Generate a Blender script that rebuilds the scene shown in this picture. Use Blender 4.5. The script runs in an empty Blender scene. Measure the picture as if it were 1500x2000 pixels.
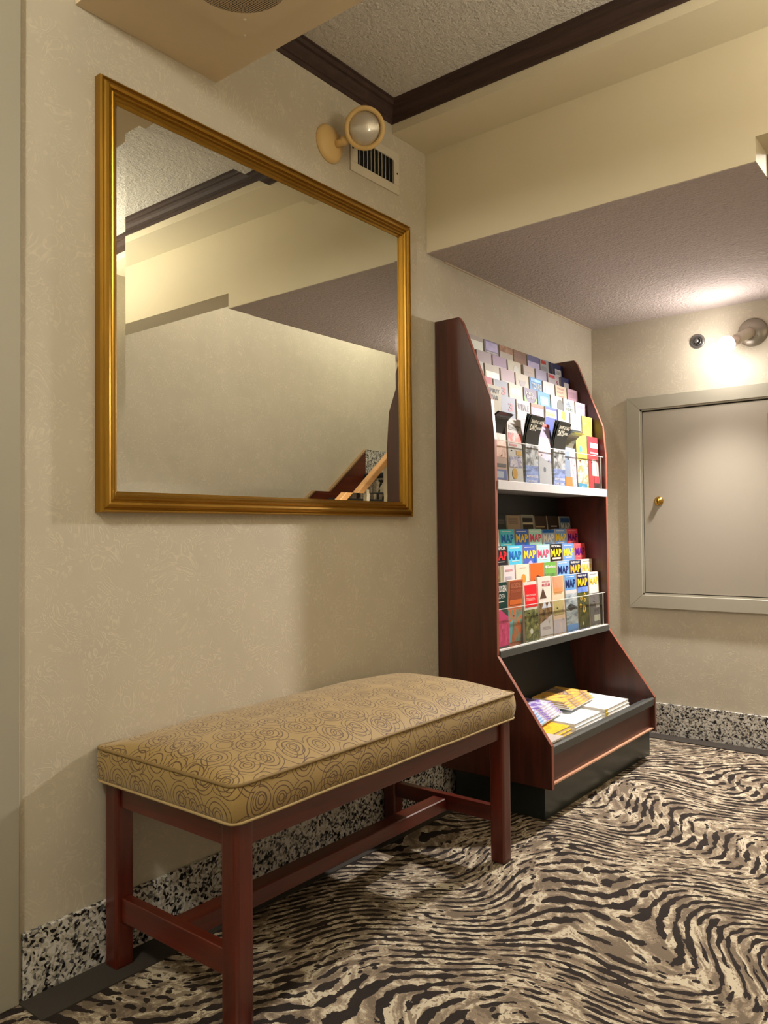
import bpy, bmesh, math, random
from mathutils import Vector, Matrix

# ------------------------------------------------------------------ camera, world, lamps, exposure
SC = bpy.context.scene
COL = SC.collection
CAM_POS = (1.8204, 0.0, 1.08)
R_AX = Vector((0.78166, 0.62364, -0.00932)).normalized()      # camera right
F_AX = Vector((-0.62342, 0.78150, 0.02460)).normalized()      # camera forward
F_PX = 1536.65
U_AX = R_AX.cross(F_AX).normalized(); R_AX = F_AX.cross(U_AX).normalized()
cam_d = bpy.data.cameras.new('camera'); cam = bpy.data.objects.new('camera', cam_d); COL.objects.link(cam)
cam_d.sensor_fit = 'VERTICAL'; cam_d.sensor_height = 24.0; cam_d.lens = F_PX / 2000.0 * 24.0
cam_d.clip_start = 0.02
m = Matrix((R_AX, U_AX, -F_AX)).transposed().to_4x4(); m.translation = Vector(CAM_POS)
cam.matrix_world = m
SC.camera = cam

SC.view_settings.view_transform = 'Standard'; SC.view_settings.look = 'None'
SC.view_settings.gamma = 1.0; SC.view_settings.use_curve_mapping = False
SC.view_settings.exposure = 0.55
SC.cycles.use_denoising = True
SC.cycles.max_bounces = 10
SC.cycles.diffuse_bounces = 5
SC.cycles.sample_clamp_indirect = 6.0

W = bpy.data.worlds.new('world'); SC.world = W; W.use_nodes = True
W.node_tree.nodes['Background'].inputs[0].default_value = (0.9, 0.75, 0.55, 1)
W.node_tree.nodes['Background'].inputs[1].default_value = 0.03

BULB_STRENGTH = 130.0
BULB_BEAM = 185.0
BULB_COLOR = (1.0, 0.92, 0.85)
CEIL_POWER = 50.0
CEIL_COLOR = (1.0, 0.95, 0.81)

def point_light(name, loc, radius, power, color):
    d = bpy.data.lights.new(name, 'POINT'); d.shadow_soft_size = radius
    d.energy = power; d.color = color
    o = bpy.data.objects.new(name, d); o.location = loc
    COL.objects.link(o); return o

# the corridor's ceiling lamp behind the photographer, and the lamp over the stairs
point_light('corridor_lamp', (1.05, -0.50, 2.56), 0.10, CEIL_POWER, CEIL_COLOR)
point_light('stair_lamp', (1.75, 4.9, 3.05), 0.10, 22.0, CEIL_COLOR)
point_light('stair_foot_lamp', (1.42, 3.15, 3.12), 0.08, 20.0, (1.0, 0.93, 0.82))
SCONCE_STRENGTH = 330.0

# ------------------------------------------------------------------ material helpers
def lin(c):
    out = []
    for v in c[:3]:
        v = v / 255.0
        out.append(v / 12.92 if v <= 0.04045 else ((v + 0.055) / 1.055) ** 2.4)
    return (out[0], out[1], out[2], 1.0)

class NT:
    def __init__(self, name):
        self.m = bpy.data.materials.new(name); self.m.use_nodes = True
        self.t = self.m.node_tree; self.n = self.t.nodes; self.l = self.t.links
        self.b = self.n['Principled BSDF']
    def node(self, typ, **kw):
        nd = self.n.new(typ)
        for k, v in kw.items():
            if k.startswith('in_'):
                key = k[3:]
                nd.inputs[int(key) if key.isdigit() else key.replace('_', ' ')].default_value = v
            else: setattr(nd, k, v)
        return nd
    def link(self, a, b): self.l.new(a, b)
    def _in(self, sock, v):
        if isinstance(v, bpy.types.NodeSocket): self.l.new(v, sock)
        elif v is not None: sock.default_value = v
    def math(self, op, a, b=None, c=None, clamp=False):
        nd = self.n.new('ShaderNodeMath'); nd.operation = op; nd.use_clamp = clamp
        self._in(nd.inputs[0], a)
        if b is not None: self._in(nd.inputs[1], b)
        if c is not None: self._in(nd.inputs[2], c)
        return nd.outputs[0]
    def mix(self, f, a, b):
        nd = self.n.new('ShaderNodeMix'); nd.data_type = 'RGBA'
        self._in(nd.inputs[0], f); self._in(nd.inputs[6], a); self._in(nd.inputs[7], b)
        return nd.outputs[2]
    def vmath(self, op, a, b=None):
        nd = self.n.new('ShaderNodeVectorMath'); nd.operation = op
        self._in(nd.inputs[0], a)
        if b is not None: self._in(nd.inputs[3] if op == 'SCALE' else nd.inputs[1], b)
        return nd.outputs[0]
    def obj(self): return self.node('ShaderNodeTexCoord').outputs['Object']
    def uv(self): return self.node('ShaderNodeTexCoord').outputs['UV']
    def noise(self, vec, scale, detail=2.0, rough=0.5, dist=0.0, dims='3D'):
        nd = self.node('ShaderNodeTexNoise'); nd.noise_dimensions = dims
        nd.inputs['Scale'].default_value = scale; nd.inputs['Detail'].default_value = detail
        nd.inputs['Roughness'].default_value = rough; nd.inputs['Distortion'].default_value = dist
        self.l.new(vec, nd.inputs['Vector']); return nd.outputs['Fac'], nd.outputs['Color']
    def ramp(self, fac, stops, interp='LINEAR'):
        nd = self.node('ShaderNodeValToRGB'); nd.color_ramp.interpolation = interp
        el = nd.color_ramp.elements
        while len(el) < len(stops): el.new(0.5)
        for e, (p, c) in zip(el, stops):
            e.position = p; e.color = c if len(c) == 4 else (*c, 1)
        self._in(nd.inputs[0], fac); return nd.outputs[0]
    def bump(self, h, strength, dist):
        nd = self.node('ShaderNodeBump'); nd.inputs['Strength'].default_value = strength
        nd.inputs['Distance'].default_value = dist
        self.l.new(h, nd.inputs['Height']); self.l.new(nd.outputs[0], self.b.inputs['Normal'])
    def base(self, v): self._in(self.b.inputs['Base Color'], v)
    def rough(self, v): self._in(self.b.inputs['Roughness'], v)

def gray(v): return (v, v, v, 1)

_flat = {}
def flat(rgb, rough=0.45, metal=0.0, spec=0.5):
    key = (tuple(rgb), rough, metal, spec)
    if key not in _flat:
        k = NT('paint_%d_%d_%d' % tuple(rgb))
        co = k.obj(); f, _ = k.noise(co, 60, 2)
        c = lin(rgb)
        k.base(k.mix(f, tuple(x * 0.94 for x in c[:3]) + (1,), tuple(min(1, x * 1.05) for x in c[:3]) + (1,)))
        k.rough(rough); k.b.inputs['Metallic'].default_value = metal
        k.b.inputs['Specular IOR Level'].default_value = spec
        _flat[key] = k.m
    return _flat[key]

_photo = {}
def photo(name, cols, scale=14.0, stretch=(1, 1, 1)):
    """a small printed picture: blotches of the given colours"""
    key = (name, tuple(map(tuple, cols)))
    if key not in _photo:
        k = NT('print_' + name)
        mp = k.node('ShaderNodeMapping'); mp.inputs['Scale'].default_value = stretch
        k.link(k.obj(), mp.inputs[0])
        f, _ = k.noise(mp.outputs[0], scale, 5, 0.62, 0.6)
        n = len(cols)
        st = [(0.30 + 0.42 * i / max(1, n - 1), lin(c)) for i, c in enumerate(cols)]
        k.base(k.ramp(f, st)); k.rough(0.5); k.b.inputs['Specular IOR Level'].default_value = .2
        _photo[key] = k.m
    return _photo[key]

# ------------------------------------------------------------------ surface materials
def mat_wallpaper(name='wallpaper', tint=(194, 186, 168)):
    k = NT(name); co = k.obj()
    # drifting scroll lines: contour lines of a swirled noise field
    f1, _ = k.noise(co, 10.0, 1.5, 0.5, 3.0)
    ph = k.math('MULTIPLY', f1, 46.0)
    s = k.math('SINE', ph)
    line = k.math('POWER', k.math('MAXIMUM', s, 0.0), 3.0)
    f2, _ = k.noise(co, 12.0, 2.0)
    gate = k.math('SMOOTH_MIN', k.math('MULTIPLY', k.math('SUBTRACT', f2, 0.40), 7.0, clamp=True), 1.0, 0.2)
    scroll = k.math('MULTIPLY', line, gate)
    v = k.node('ShaderNodeTexVoronoi'); v.inputs['Scale'].default_value = 26; k.link(co, v.inputs['Vector'])
    dots = k.math('LESS_THAN', v.outputs['Distance'], 0.16)
    scroll = k.math('MAXIMUM', scroll, k.math('MULTIPLY', dots, 0.6))
    big, _ = k.noise(co, 5.0, 2.0)
    c = lin(tint)[:3]
    a = k.mix(big, tuple(x * 0.90 for x in c) + (1,), tuple(x * 1.06 for x in c) + (1,))
    hi = tuple(min(1, x * 1.26) for x in c) + (1,)
    k.base(k.mix(k.math('MULTIPLY', scroll, 0.55), a, hi))
    fine, _ = k.noise(co, 260, 2.0)
    h = k.math('ADD', k.math('MULTIPLY', scroll, 0.7), k.math('MULTIPLY', fine, 0.35))
    k.bump(h, 0.25, 0.0012)
    k.rough(0.6); return k.m

def mat_popcorn(name='popcorn_plaster', tint=(205, 196, 186)):
    k = NT(name); co = k.obj()
    f, _ = k.noise(co, 85, 3.0, 0.65)
    g, _ = k.noise(co, 30, 2.0)
    h = k.math('ADD', f, k.math('MULTIPLY', g, 0.6))
    c = lin(tint)[:3]
    k.base(k.mix(f, tuple(x * 0.86 for x in c) + (1,), tuple(min(1, x * 1.08) for x in c) + (1,)))
    k.bump(h, 1.0, 0.012); k.rough(0.95); return k.m

def mat_paint(name, rgb, rough=0.5, amt=0.2):
    k = NT(name); co = k.obj()
    f, _ = k.noise(co, 18, 4.0, 0.6); g, _ = k.noise(co, 2.0, 2.0)
    c = lin(rgb)[:3]
    k.base(k.mix(g, tuple(x * 0.95 for x in c) + (1,), tuple(min(1, x * 1.04) for x in c) + (1,)))
    k.bump(f, amt, 0.002); k.rough(rough); return k.m

def mat_wood(name, dark, light, axis='Z', rough=0.35, coat=0.3, scale=1.0):
    k = NT(name); mp = k.node('ShaderNodeMapping'); k.link(k.obj(), mp.inputs[0])
    s = [9.0 * scale] * 3; s['XYZ'.index(axis)] = 0.7 * scale
    mp.inputs['Scale'].default_value = s
    f, _ = k.noise(mp.outputs[0], 3.2, 6.0, 0.62, 0.5)
    s2 = [120.0] * 3; s2['XYZ'.index(axis)] = 5.0
    mp2 = k.node('ShaderNodeMapping'); mp2.inputs['Scale'].default_value = s2; k.link(k.obj(), mp2.inputs[0])
    g, _ = k.noise(mp2.outputs[0], 1.0, 3.0)
    t = k.math('ADD', k.math('MULTIPLY', f, 0.75), k.math('MULTIPLY', g, 0.25))
    k.base(k.ramp(t, [(0.32, lin(dark)), (0.68, lin(light))]))
    k.bump(g, 0.08, 0.0008); k.rough(rough)
    k.b.inputs['Coat Weight'].default_value = coat; k.b.inputs['Coat Roughness'].default_value = 0.25
    return k.m

def mat_granite():
    k = NT('granite'); co = k.obj()
    w, wc = k.noise(co, 30, 2)
    vec = k.vmath('ADD', co, k.vmath('SCALE', wc, 0.02))
    v = k.node('ShaderNodeTexVoronoi'); v.inputs['Scale'].default_value = 135; k.link(vec, v.inputs['Vector'])
    cell = k.node('ShaderNodeSeparateColor'); k.link(v.outputs['Color'], cell.inputs[0])
    n, _ = k.noise(co, 42, 3)
    t = k.math('ADD', k.math('MULTIPLY', cell.outputs[0], 0.5), k.math('MULTIPLY', n, 0.72))
    c = k.ramp(t, [(0.0, lin((28, 27, 28))), (0.42, lin((44, 43, 44))), (0.43, lin((92, 92, 96))), (0.50, lin((120, 118, 118))),
                   (0.52, lin((168, 163, 150))), (0.60, lin((196, 192, 182))), (0.74, lin((218, 216, 212)))], 'CONSTANT')
    k.base(c); k.rough(0.22); k.bump(n, 0.1, 0.001); return k.m

def mat_carpet():
    k = NT('carpet'); co = k.obj()
    # wavy sheared coordinates -> flowing, evenly spaced stripes
    rot = k.node('ShaderNodeMapping'); rot.inputs['Rotation'].default_value = (0, 0, math.radians(-48)); k.link(co, rot.inputs[0])
    sp0 = k.node('ShaderNodeSeparateXYZ'); k.link(rot.outputs[0], sp0.inputs[0])
    cw = k.node('ShaderNodeCombineXYZ')
    k.link(k.math('MULTIPLY', sp0.outputs[0], 2.3), cw.inputs[0]); k.link(k.math('MULTIPLY', sp0.outputs[1], 1.25), cw.inputs[1])
    sh, _ = k.noise(cw.outputs[0], 1.0, 0.2, 0.4, 0.0, '2D')
    wob, _ = k.noise(co, 24, 1.0)
    vv = k.math('ADD', sp0.outputs[1], k.math('MULTIPLY', k.math('SUBTRACT', sh, 0.5), 0.62))
    vv = k.math('ADD', vv, k.math('MULTIPLY', k.math('SUBTRACT', wob, 0.5), 0.022))
    cs = k.node('ShaderNodeCombineXYZ'); k.link(sp0.outputs[0], cs.inputs[0]); k.link(vv, cs.inputs[1])
    p = cs.outputs[0]
    sep = k.node('ShaderNodeSeparateXYZ'); k.link(p, sep.inputs[0])
    comb = k.node('ShaderNodeCombineXYZ')
    k.link(k.math('MULTIPLY', sep.outputs[0], 19.0), comb.inputs[0])
    k.link(k.math('MULTIPLY', sep.outputs[1], 17.0), comb.inputs[1])
    stroke, _ = k.noise(comb.outputs[0], 1.0, 1.6, 0.55, 0.0, '2D')
    band = k.math('SINE', k.math('MULTIPLY', sep.outputs[1], 2 * math.pi / 0.040))
    edge, _ = k.noise(co, 95, 2.0)
    amp, _ = k.noise(co, 3.3, 1.0)
    ampm = k.math('MULTIPLY', k.math('SUBTRACT', amp, 0.42), 8.0, clamp=True)
    st = k.math('ADD', k.math('MULTIPLY', band, 0.66), k.math('MULTIPLY', k.math('SUBTRACT', stroke, 0.5), 3.2))
    st = k.math('ADD', st, k.math('MULTIPLY', k.math('SUBTRACT', edge, 0.5), 0.9))
    dark = k.math('GREATER_THAN', st, k.math('SUBTRACT', 0.62, k.math('MULTIPLY', ampm, 0.56)))
    # small spots where the stripes die out
    v = k.node('ShaderNodeTexVoronoi'); v.inputs['Scale'].default_value = 30; k.link(p, v.inputs['Vector'])
    spot = k.math('LESS_THAN', k.math('ADD', v.outputs['Distance'], k.math('MULTIPLY', edge, 0.16)), 0.33)
    dark = k.math('MAXIMUM', dark, k.math('MULTIPLY', spot, k.math('LESS_THAN', ampm, 0.35)))
    # ground: taupe patches rimmed with cream
    comb2 = k.node('ShaderNodeCombineXYZ')
    k.link(k.math('MULTIPLY', sep.outputs[0], 15.0), comb2.inputs[0])
    k.link(k.math('MULTIPLY', sep.outputs[1], 20.0), comb2.inputs[1])
    gnd, _ = k.noise(comb2.outputs[0], 1.0, 3.0, 0.6, 0.6, '2D')
    gnd = k.math('ADD', gnd, k.math('MULTIPLY', k.math('SUBTRACT', edge, 0.5), 0.25))
    ground = k.ramp(gnd, [(0.0, lin((124, 110, 94))), (0.42, lin((146, 131, 113))), (0.50, lin((176, 161, 138))),
                          (0.56, lin((214, 202, 178))), (0.66, lin((150, 135, 116)))], 'CONSTANT')
    tone, _ = k.noise(co, 9, 2)
    ink = k.mix(k.math('MULTIPLY', tone, 1.0), lin((26, 23, 23)), lin((54, 47, 45)))
    pile, _ = k.noise(co, 420, 2.0)
    col = k.mix(dark, ground, ink)
    col = k.mix(k.math('MULTIPLY', pile, 0.35), col, lin((60, 50, 42)))
    k.base(col); k.rough(0.95); k.b.inputs['Specular IOR Level'].default_value = 0.15
    h = k.math('ADD', k.math('MULTIPLY', dark, -0.25), pile)
    k.bump(h, 0.6, 0.004); return k.m

def mat_circles():
    k = NT('circle_upholstery')
    uv = k.uv()
    _, wc = k.noise(uv, 16, 1.0)
    vec0 = k.vmath('ADD', uv, k.vmath('SCALE', k.vmath('SUBTRACT', wc, (0.5, 0.5, 0.5)), 0.014))
    def layer(scale, off, rings, rnd):
        v = k.node('ShaderNodeTexVoronoi'); v.voronoi_dimensions = '2D'
        v.inputs['Scale'].default_value = scale; v.inputs['Randomness'].default_value = rnd
        k.link(k.vmath('ADD', vec0, off), v.inputs['Vector'])
        out = None
        for r, w in rings:
            c = k.math('COMPARE', v.outputs['Distance'], r, w)
            out = c if out is None else k.math('MAXIMUM', out, c)
        return out
    a = layer(13.0, (0.0, 0.0, 0.0), [(0.12, 0.017), (0.21, 0.017), (0.37, 0.017), (0.50, 0.012)], 0.45)
    b = layer(12.0, (0.31, 0.77, 0.0), [(0.40, 0.013), (0.22, 0.013)], 0.9)
    line = k.math('MAXIMUM', a, b)
    weave, _ = k.noise(uv, 900, 1.0)
    g, _ = k.noise(uv, 7, 2)
    tan = k.mix(g, lin((152, 126, 72)), lin((172, 144, 86)))
    tan = k.mix(k.math('MULTIPLY', weave, 0.3), tan, lin((120, 98, 58)))
    k.base(k.mix(k.math('MULTIPLY', line, 0.95), tan, lin((84, 56, 26))))
    k.rough(0.7); k.b.inputs['Sheen Weight'].default_value = 0.2
    k.bump(k.math('SUBTRACT', weave, k.math('MULTIPLY', line, 0.6)), 0.3, 0.0008); return k.m

def mat_gold():
    k = NT('gilt'); mp = k.node('ShaderNodeMapping'); mp.inputs['Scale'].default_value = (40, 3, 3); k.link(k.obj(), mp.inputs[0])
    f, _ = k.noise(mp.outputs[0], 2, 4)
    k.base(k.mix(f, lin((142, 104, 34)), lin((170, 128, 46))))
    k.b.inputs['Metallic'].default_value = 0.85; k.rough(0.34); return k.m

def mat_mirror():
    k = NT('mirror_silver'); k.base((0.80, 0.81, 0.76, 1)); k.b.inputs['Metallic'].default_value = 1.0
    f, _ = k.noise(k.obj(), 3, 2)
    k.rough(k.math('MULTIPLY', f, 0.004)); return k.m

def mat_acrylic():
    m = bpy.data.materials.new('clear_acrylic'); m.use_nodes = True
    t = m.node_tree; t.nodes.clear()
    out = t.nodes.new('ShaderNodeOutputMaterial'); tr = t.nodes.new('ShaderNodeBsdfTransparent')
    gl = t.nodes.new('ShaderNodeBsdfGlossy'); gl.inputs['Roughness'].default_value = 0.06
    fr = t.nodes.new('ShaderNodeLayerWeight'); fr.inputs['Blend'].default_value = 0.5
    pw = t.nodes.new('ShaderNodeMath'); pw.operation = 'POWER'; pw.inputs[1].default_value = 4.0; t.links.new(fr.outputs['Facing'], pw.inputs[0])
    ma = t.nodes.new('ShaderNodeMath'); ma.operation = 'MULTIPLY_ADD'; ma.inputs[1].default_value = 0.7; ma.inputs[2].default_value = 0.03; t.links.new(pw.outputs[0], ma.inputs[0])
    mx = t.nodes.new('ShaderNodeMixShader')
    tr.inputs[0].default_value = (0.95, 0.96, 0.95, 1)
    t.links.new(ma.outputs[0], mx.inputs[0]); t.links.new(tr.outputs[0], mx.inputs[1]); t.links.new(gl.outputs[0], mx.inputs[2])
    t.links.new(mx.outputs[0], out.inputs[0]); return m

def mat_emit(name, col, s):
    k = NT(name); k.base((1, 1, 1, 1)); k.b.inputs['Emission Color'].default_value = (*col, 1)
    k.b.inputs['Emission Strength'].default_value = s
    return k.m

M_WALL = mat_wallpaper()
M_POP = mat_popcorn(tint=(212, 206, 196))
M_POP2 = mat_popcorn('popcorn_plaster_low', (196, 184, 180))  # pinkish cast of the bulb light is mixed into this plaster tint
M_CREAM = mat_paint('cream_paint', (218, 208, 182), 0.42, 0.25)
M_GREY = mat_paint('grey_green_paint', (164, 160, 145), 0.42, 0.1)
M_DOOR = mat_paint('door_paint', (160, 153, 140), 0.38, 0.08)
M_GRANITE = mat_granite()
M_CARPET = mat_carpet()
M_BORDER = mat_paint('dark_carpet_border', (58, 52, 46), 0.95, 0.6)
M_CROWN = mat_wood('dark_crown_wood', (42, 26, 20), (66, 44, 36), 'X', 0.7, 0.0)
M_RACK = mat_wood('rack_mahogany', (50, 22, 15), (86, 40, 28), 'Z', 0.38, 0.25, 0.8)
M_RACK_H = mat_wood('rack_mahogany_board', (62, 26, 18), (92, 42, 28), 'Y', 0.42, 0.2, 0.8)
M_EDGE = mat_wood('edge_banding', (120, 58, 42), (150, 82, 62), 'Z', 0.4, 0.2)
M_BENCH = mat_wood('bench_cherry', (62, 17, 9), (100, 32, 17), 'Z', 0.32, 0.4, 1.2)
M_BENCH_Y = mat_wood('bench_cherry_rail', (60, 17, 9), (98, 32, 17), 'Y', 0.30, 0.4, 1.2)
M_BENCH_X = mat_wood('bench_cherry_end_rail', (64, 19, 10), (102, 34, 18), 'X', 0.32, 0.4, 1.2)
M_BLACK = mat_paint('black_laminate', (30, 33, 32), 0.45, 0.1)
M_DKGREY = mat_paint('dark_grey_laminate', (70, 72, 70), 0.4, 0.1)
M_ALU = flat((176, 176, 176), 0.3, 0.3)
M_CIRC = mat_circles()
M_PIPING = flat((176, 152, 106), 0.7)
M_GOLD = mat_gold()
M_MIRROR = mat_mirror()
M_ACRYLIC = mat_acrylic()
M_EDGE_HIGHLIGHT = flat((214, 218, 214), 0.15)  # near-white colour paints in the highlight along the acrylic edges
M_BRASS = flat((190, 150, 70), 0.22, 0.95)
M_STEEL = flat((150, 150, 150), 0.3, 0.9)
M_BEIGEP = mat_paint('beige_plastic', (220, 188, 126), 0.4, 0.05)
M_WHITEP = mat_paint('white_enamel', (206, 198, 180), 0.4, 0.05)
M_DARK = flat((20, 18, 16), 0.8)

# ------------------------------------------------------------------ geometry helpers
def link(name, mesh, mat=None, parent=None, loc=(0, 0, 0), rot=(0, 0, 0), smooth=False, kind=None):
    o = bpy.data.objects.new(name, mesh); COL.objects.link(o)
    o.location = loc; o.rotation_euler = rot
    if mat is not None and len(mesh.materials) == 0: mesh.materials.append(mat)
    if parent is not None: o.parent = parent
    if smooth:
        for p in mesh.polygons: p.use_smooth = True
    if kind: o['kind'] = kind
    return o

def to_mesh(bm, name='mesh'):
    me = bpy.data.meshes.new(name); bm.to_mesh(me); bm.free(); return me

def bm_box(bm, a, b, bevel=0.0, seg=1):
    x0, y0, z0 = a; x1, y1, z1 = b
    vs = [bm.verts.new(p) for p in ((x0, y0, z0), (x1, y0, z0), (x1, y1, z0), (x0, y1, z0), (x0, y0, z1), (x1, y0, z1), (x1, y1, z1), (x0, y1, z1))]
    fs = [bm.faces.new([vs[i] for i in f]) for f in ((0, 3, 2, 1), (4, 5, 6, 7), (0, 1, 5, 4), (1, 2, 6, 5), (2, 3, 7, 6), (3, 0, 4, 7))]
    if bevel > 0:
        es = set(e for f in fs for e in f.edges)
        bmesh.ops.bevel(bm, geom=list(es), offset=bevel, segments=seg, affect='EDGES', profile=0.6)

def box(name, a, b, mat, parent=None, bevel=0.0, seg=1, kind=None, origin=None):
    a = Vector((min(a[0], b[0]), min(a[1], b[1]), min(a[2], b[2]))); bb = Vector(b)
    bm = bmesh.new(); bm_box(bm, a, bb, bevel, seg)
    return link(name, to_mesh(bm, name), mat, parent, kind=kind)

def boxes(name, lst, mat, parent=None, kind=None, bevel=0.0):
    bm = bmesh.new()
    for a, b in lst: bm_box(bm, a, b, bevel)
    return link(name, to_mesh(bm, name), mat, parent, kind=kind)

def prism(name, poly, axis, lo, hi, mat, parent=None, bevel=0.0, kind=None, edge_mat=None):
    """extrude a 2-D polygon along axis; poly holds the other two coordinates in xyz order"""
    def p3(p, t):
        if axis == 0: return (t, p[0], p[1])
        if axis == 1: return (p[0], t, p[1])
        return (p[0], p[1], t)
    bm = bmesh.new()
    A = [bm.verts.new(p3(p, lo)) for p in poly]; B = [bm.verts.new(p3(p, hi)) for p in poly]
    bm.faces.new(A); bm.faces.new(list(reversed(B)))
    n = len(poly)
    for i in range(n):
        f = bm.faces.new((A[i], B[i], B[(i + 1) % n], A[(i + 1) % n]))
        if edge_mat: f.material_index = 1
    bmesh.ops.recalc_face_normals(bm, faces=bm.faces)
    if bevel > 0:
        bmesh.ops.bevel(bm, geom=list(bm.edges), offset=bevel, segments=1, affect='EDGES')
    me = to_mesh(bm, name); me.materials.append(mat)
    if edge_mat: me.materials.append(edge_mat)
    return link(name, me, None, parent, kind=kind)

def lathe(name, prof, mat, parent=None, seg=32, loc=(0, 0, 0), rot=(0, 0, 0), smooth=True):
    """revolve (r, z) about local z"""
    bm = bmesh.new(); rings = []
    for r, z in prof:
        if r < 1e-6: rings.append([bm.verts.new((0, 0, z))])
        else: rings.append([bm.verts.new((r * math.cos(2 * math.pi * i / seg), r * math.sin(2 * math.pi * i / seg), z)) for i in range(seg)])
    for a, b in zip(rings, rings[1:]):
        for i in range(seg):
            j = (i + 1) % seg
            va = [a[0]] if len(a) == 1 else [a[i], a[j]]
            vb = [b[0]] if len(b) == 1 else [b[j], b[i]]
            vs = va + vb
            if len(vs) >= 3: bm.faces.new(vs)
    bmesh.ops.recalc_face_normals(bm, faces=bm.faces)
    o = link(name, to_mesh(bm, name), mat, parent, loc, rot, smooth)
    return o

def tube(name, pts, r, mat, parent=None, seg=8, closed=False, smooth=True):
    bm = bmesh.new(); n = len(pts); pts = [Vector(p) for p in pts]; rings = []
    for i, p in enumerate(pts):
        if closed: t = pts[(i + 1) % n] - pts[i - 1]
        else: t = pts[min(i + 1, n - 1)] - pts[max(i - 1, 0)]
        t.normalize()
        up = Vector((0, 0, 1)) if abs(t.z) < 0.9 else Vector((1, 0, 0))
        a = t.cross(up).normalized(); b = t.cross(a).normalized()
        rings.append([bm.verts.new(p + a * (r * math.cos(2 * math.pi * k / seg)) + b * (r * math.sin(2 * math.pi * k / seg))) for k in range(seg)])
    for i in range(n if closed else n - 1):
        A = rings[i]; B = rings[(i + 1) % n]
        for k in range(seg): bm.faces.new((A[k], A[(k + 1) % seg], B[(k + 1) % seg], B[k]))
    if not closed: bm.faces.new(rings[0]); bm.faces.new(list(reversed(rings[-1])))
    bmesh.ops.recalc_face_normals(bm, faces=bm.faces)
    return link(name, to_mesh(bm, name), mat, parent, smooth=smooth)

def empty(name, label, cat, loc=(0, 0, 0), rot=(0, 0, 0), group=None, kind=None):
    o = bpy.data.objects.new(name, None); COL.objects.link(o); o.location = loc; o.rotation_euler = rot
    o.empty_display_size = 0.05
    if label: o['label'] = label
    if cat: o['category'] = cat
    if group: o['group'] = group
    if kind: o['kind'] = kind
    return o

def struct_label(o, label): o['label'] = label; return o

_txt = {}
def text_mesh(s, bold=0.022):
    """flat lettering scaled to a 1 x 1 box in the XZ plane, facing -Y"""
    key = (s, bold)
    if key in _txt: return _txt[key]
    cu = bpy.data.curves.new('lettering', 'FONT'); cu.body = s; cu.size = 1; cu.align_x = 'CENTER'
    cu.offset = bold; cu.resolution_u = 2; cu.space_character = 1.05
    o = bpy.data.objects.new('lettering_tmp', cu); COL.objects.link(o)
    bpy.context.view_layer.update()
    me = bpy.data.meshes.new_from_object(o.evaluated_get(bpy.context.evaluated_depsgraph_get()))
    bpy.data.objects.remove(o); bpy.data.curves.remove(cu)
    xs = [v.co.x for v in me.vertices]; ys = [v.co.y for v in me.vertices]
    x0, x1, y0, y1 = min(xs), max(xs), min(ys), max(ys)
    for v in me.vertices:
        v.co = Vector(((v.co.x - (x0 + x1) / 2) / (x1 - x0), 0, (v.co.y - (y0 + y1) / 2) / (y1 - y0)))
    _txt[key] = me; return me

# ------------------------------------------------------------------ room shell
XW = 2.35; YB = 4.16; YH = 2.572; ZL = 2.198; ZC = 2.70; XN = 1.234
REAR = -1.9
def S(o, label): o['kind'] = 'structure'; o['label'] = label; return o
S(box('floor', (0, REAR, -0.06), (XW, 6.2, 0), M_CARPET), 'black and taupe zebra-stroke patterned carpet floor')
S(boxes('trim_1', [((0, 0.905, 0), (0.115, YB, 0.004)), ((0.115, YB - 0.105, 0), (XN, YB, 0.004))], M_BORDER), 'dark plain carpet border along the walls')
S(box('wall_left', (-0.1, REAR, 0), (0, 6.2, 3.6), M_WALL), 'beige scroll wallpaper wall behind the mirror')
S(box('wall_back', (0, YB, 0), (XN + 0.1, YB + 0.1, ZL + 0.05), M_WALL), 'beige scroll wallpaper wall around the hatch door')
S(box('wall_right', (XW, REAR, 0), (XW + 0.1, 6.2, 3.6), M_WALL), 'wallpapered wall opposite the mirror')
S(box('wall_rear', (0, REAR - 0.1, 0), (XW, REAR, ZC), M_WALL), 'wallpapered wall behind the photographer')
S(box('wall_stairwell', (XN + 0.1, 6.2, 0), (XW, 6.3, 3.6), M_WALL), 'wallpapered end wall above the stairs')
S(box('wall_closet', (XN, YB + 0.1, 0), (XN + 0.1, 6.2, 3.6), M_WALL), 'wallpapered wall beside the stairs')
S(box('ceiling', (0, REAR, ZC), (XW, 2.72, ZC + 0.1), M_POP), 'raised popcorn plaster ceiling')
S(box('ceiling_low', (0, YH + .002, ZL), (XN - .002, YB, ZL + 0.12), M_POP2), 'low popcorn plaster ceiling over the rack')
S(box('ceiling_stairwell', (XN, 2.72, 3.3), (XW, 6.2, 3.4), M_POP), 'ceiling over the stairs')
# header beam with its notch, and the stepped soffit above it
S(prism('trim_2', [(0.001, ZL + .002), (XN, ZL + .002), (XN, 2.276), (XW, 2.276), (XW, 2.602), (0.001, 2.602)], 1, YH, YH + 0.15, M_CREAM), 'cream painted header beam with a notched lower edge')
S(box('trim_11', (XN - .002, YH + .15, ZL), (XN + .004, YB + .1, 3.3), mat_paint('taupe_paint', (120, 108, 92), .6, .2)), 'painted fascia at the end of the low ceiling')
S(box('trim_3', (0.001, 2.352, 2.600), (XW, 2.722, 2.70), M_CREAM), 'cream painted stepped soffit above the header')
S(box('trim_4', (0.001, YH + 0.05, 2.602), (XW, YH + 0.15, 3.3), M_CREAM), 'painted upstand above the header')
S(box('trim_5', (0.001, 1.05, 2.418), (XW, 1.50, 2.70), mat_paint('tan_paint', (214, 194, 160), 0.5, 0.15)), 'tan painted ceiling bulkhead')
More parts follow.
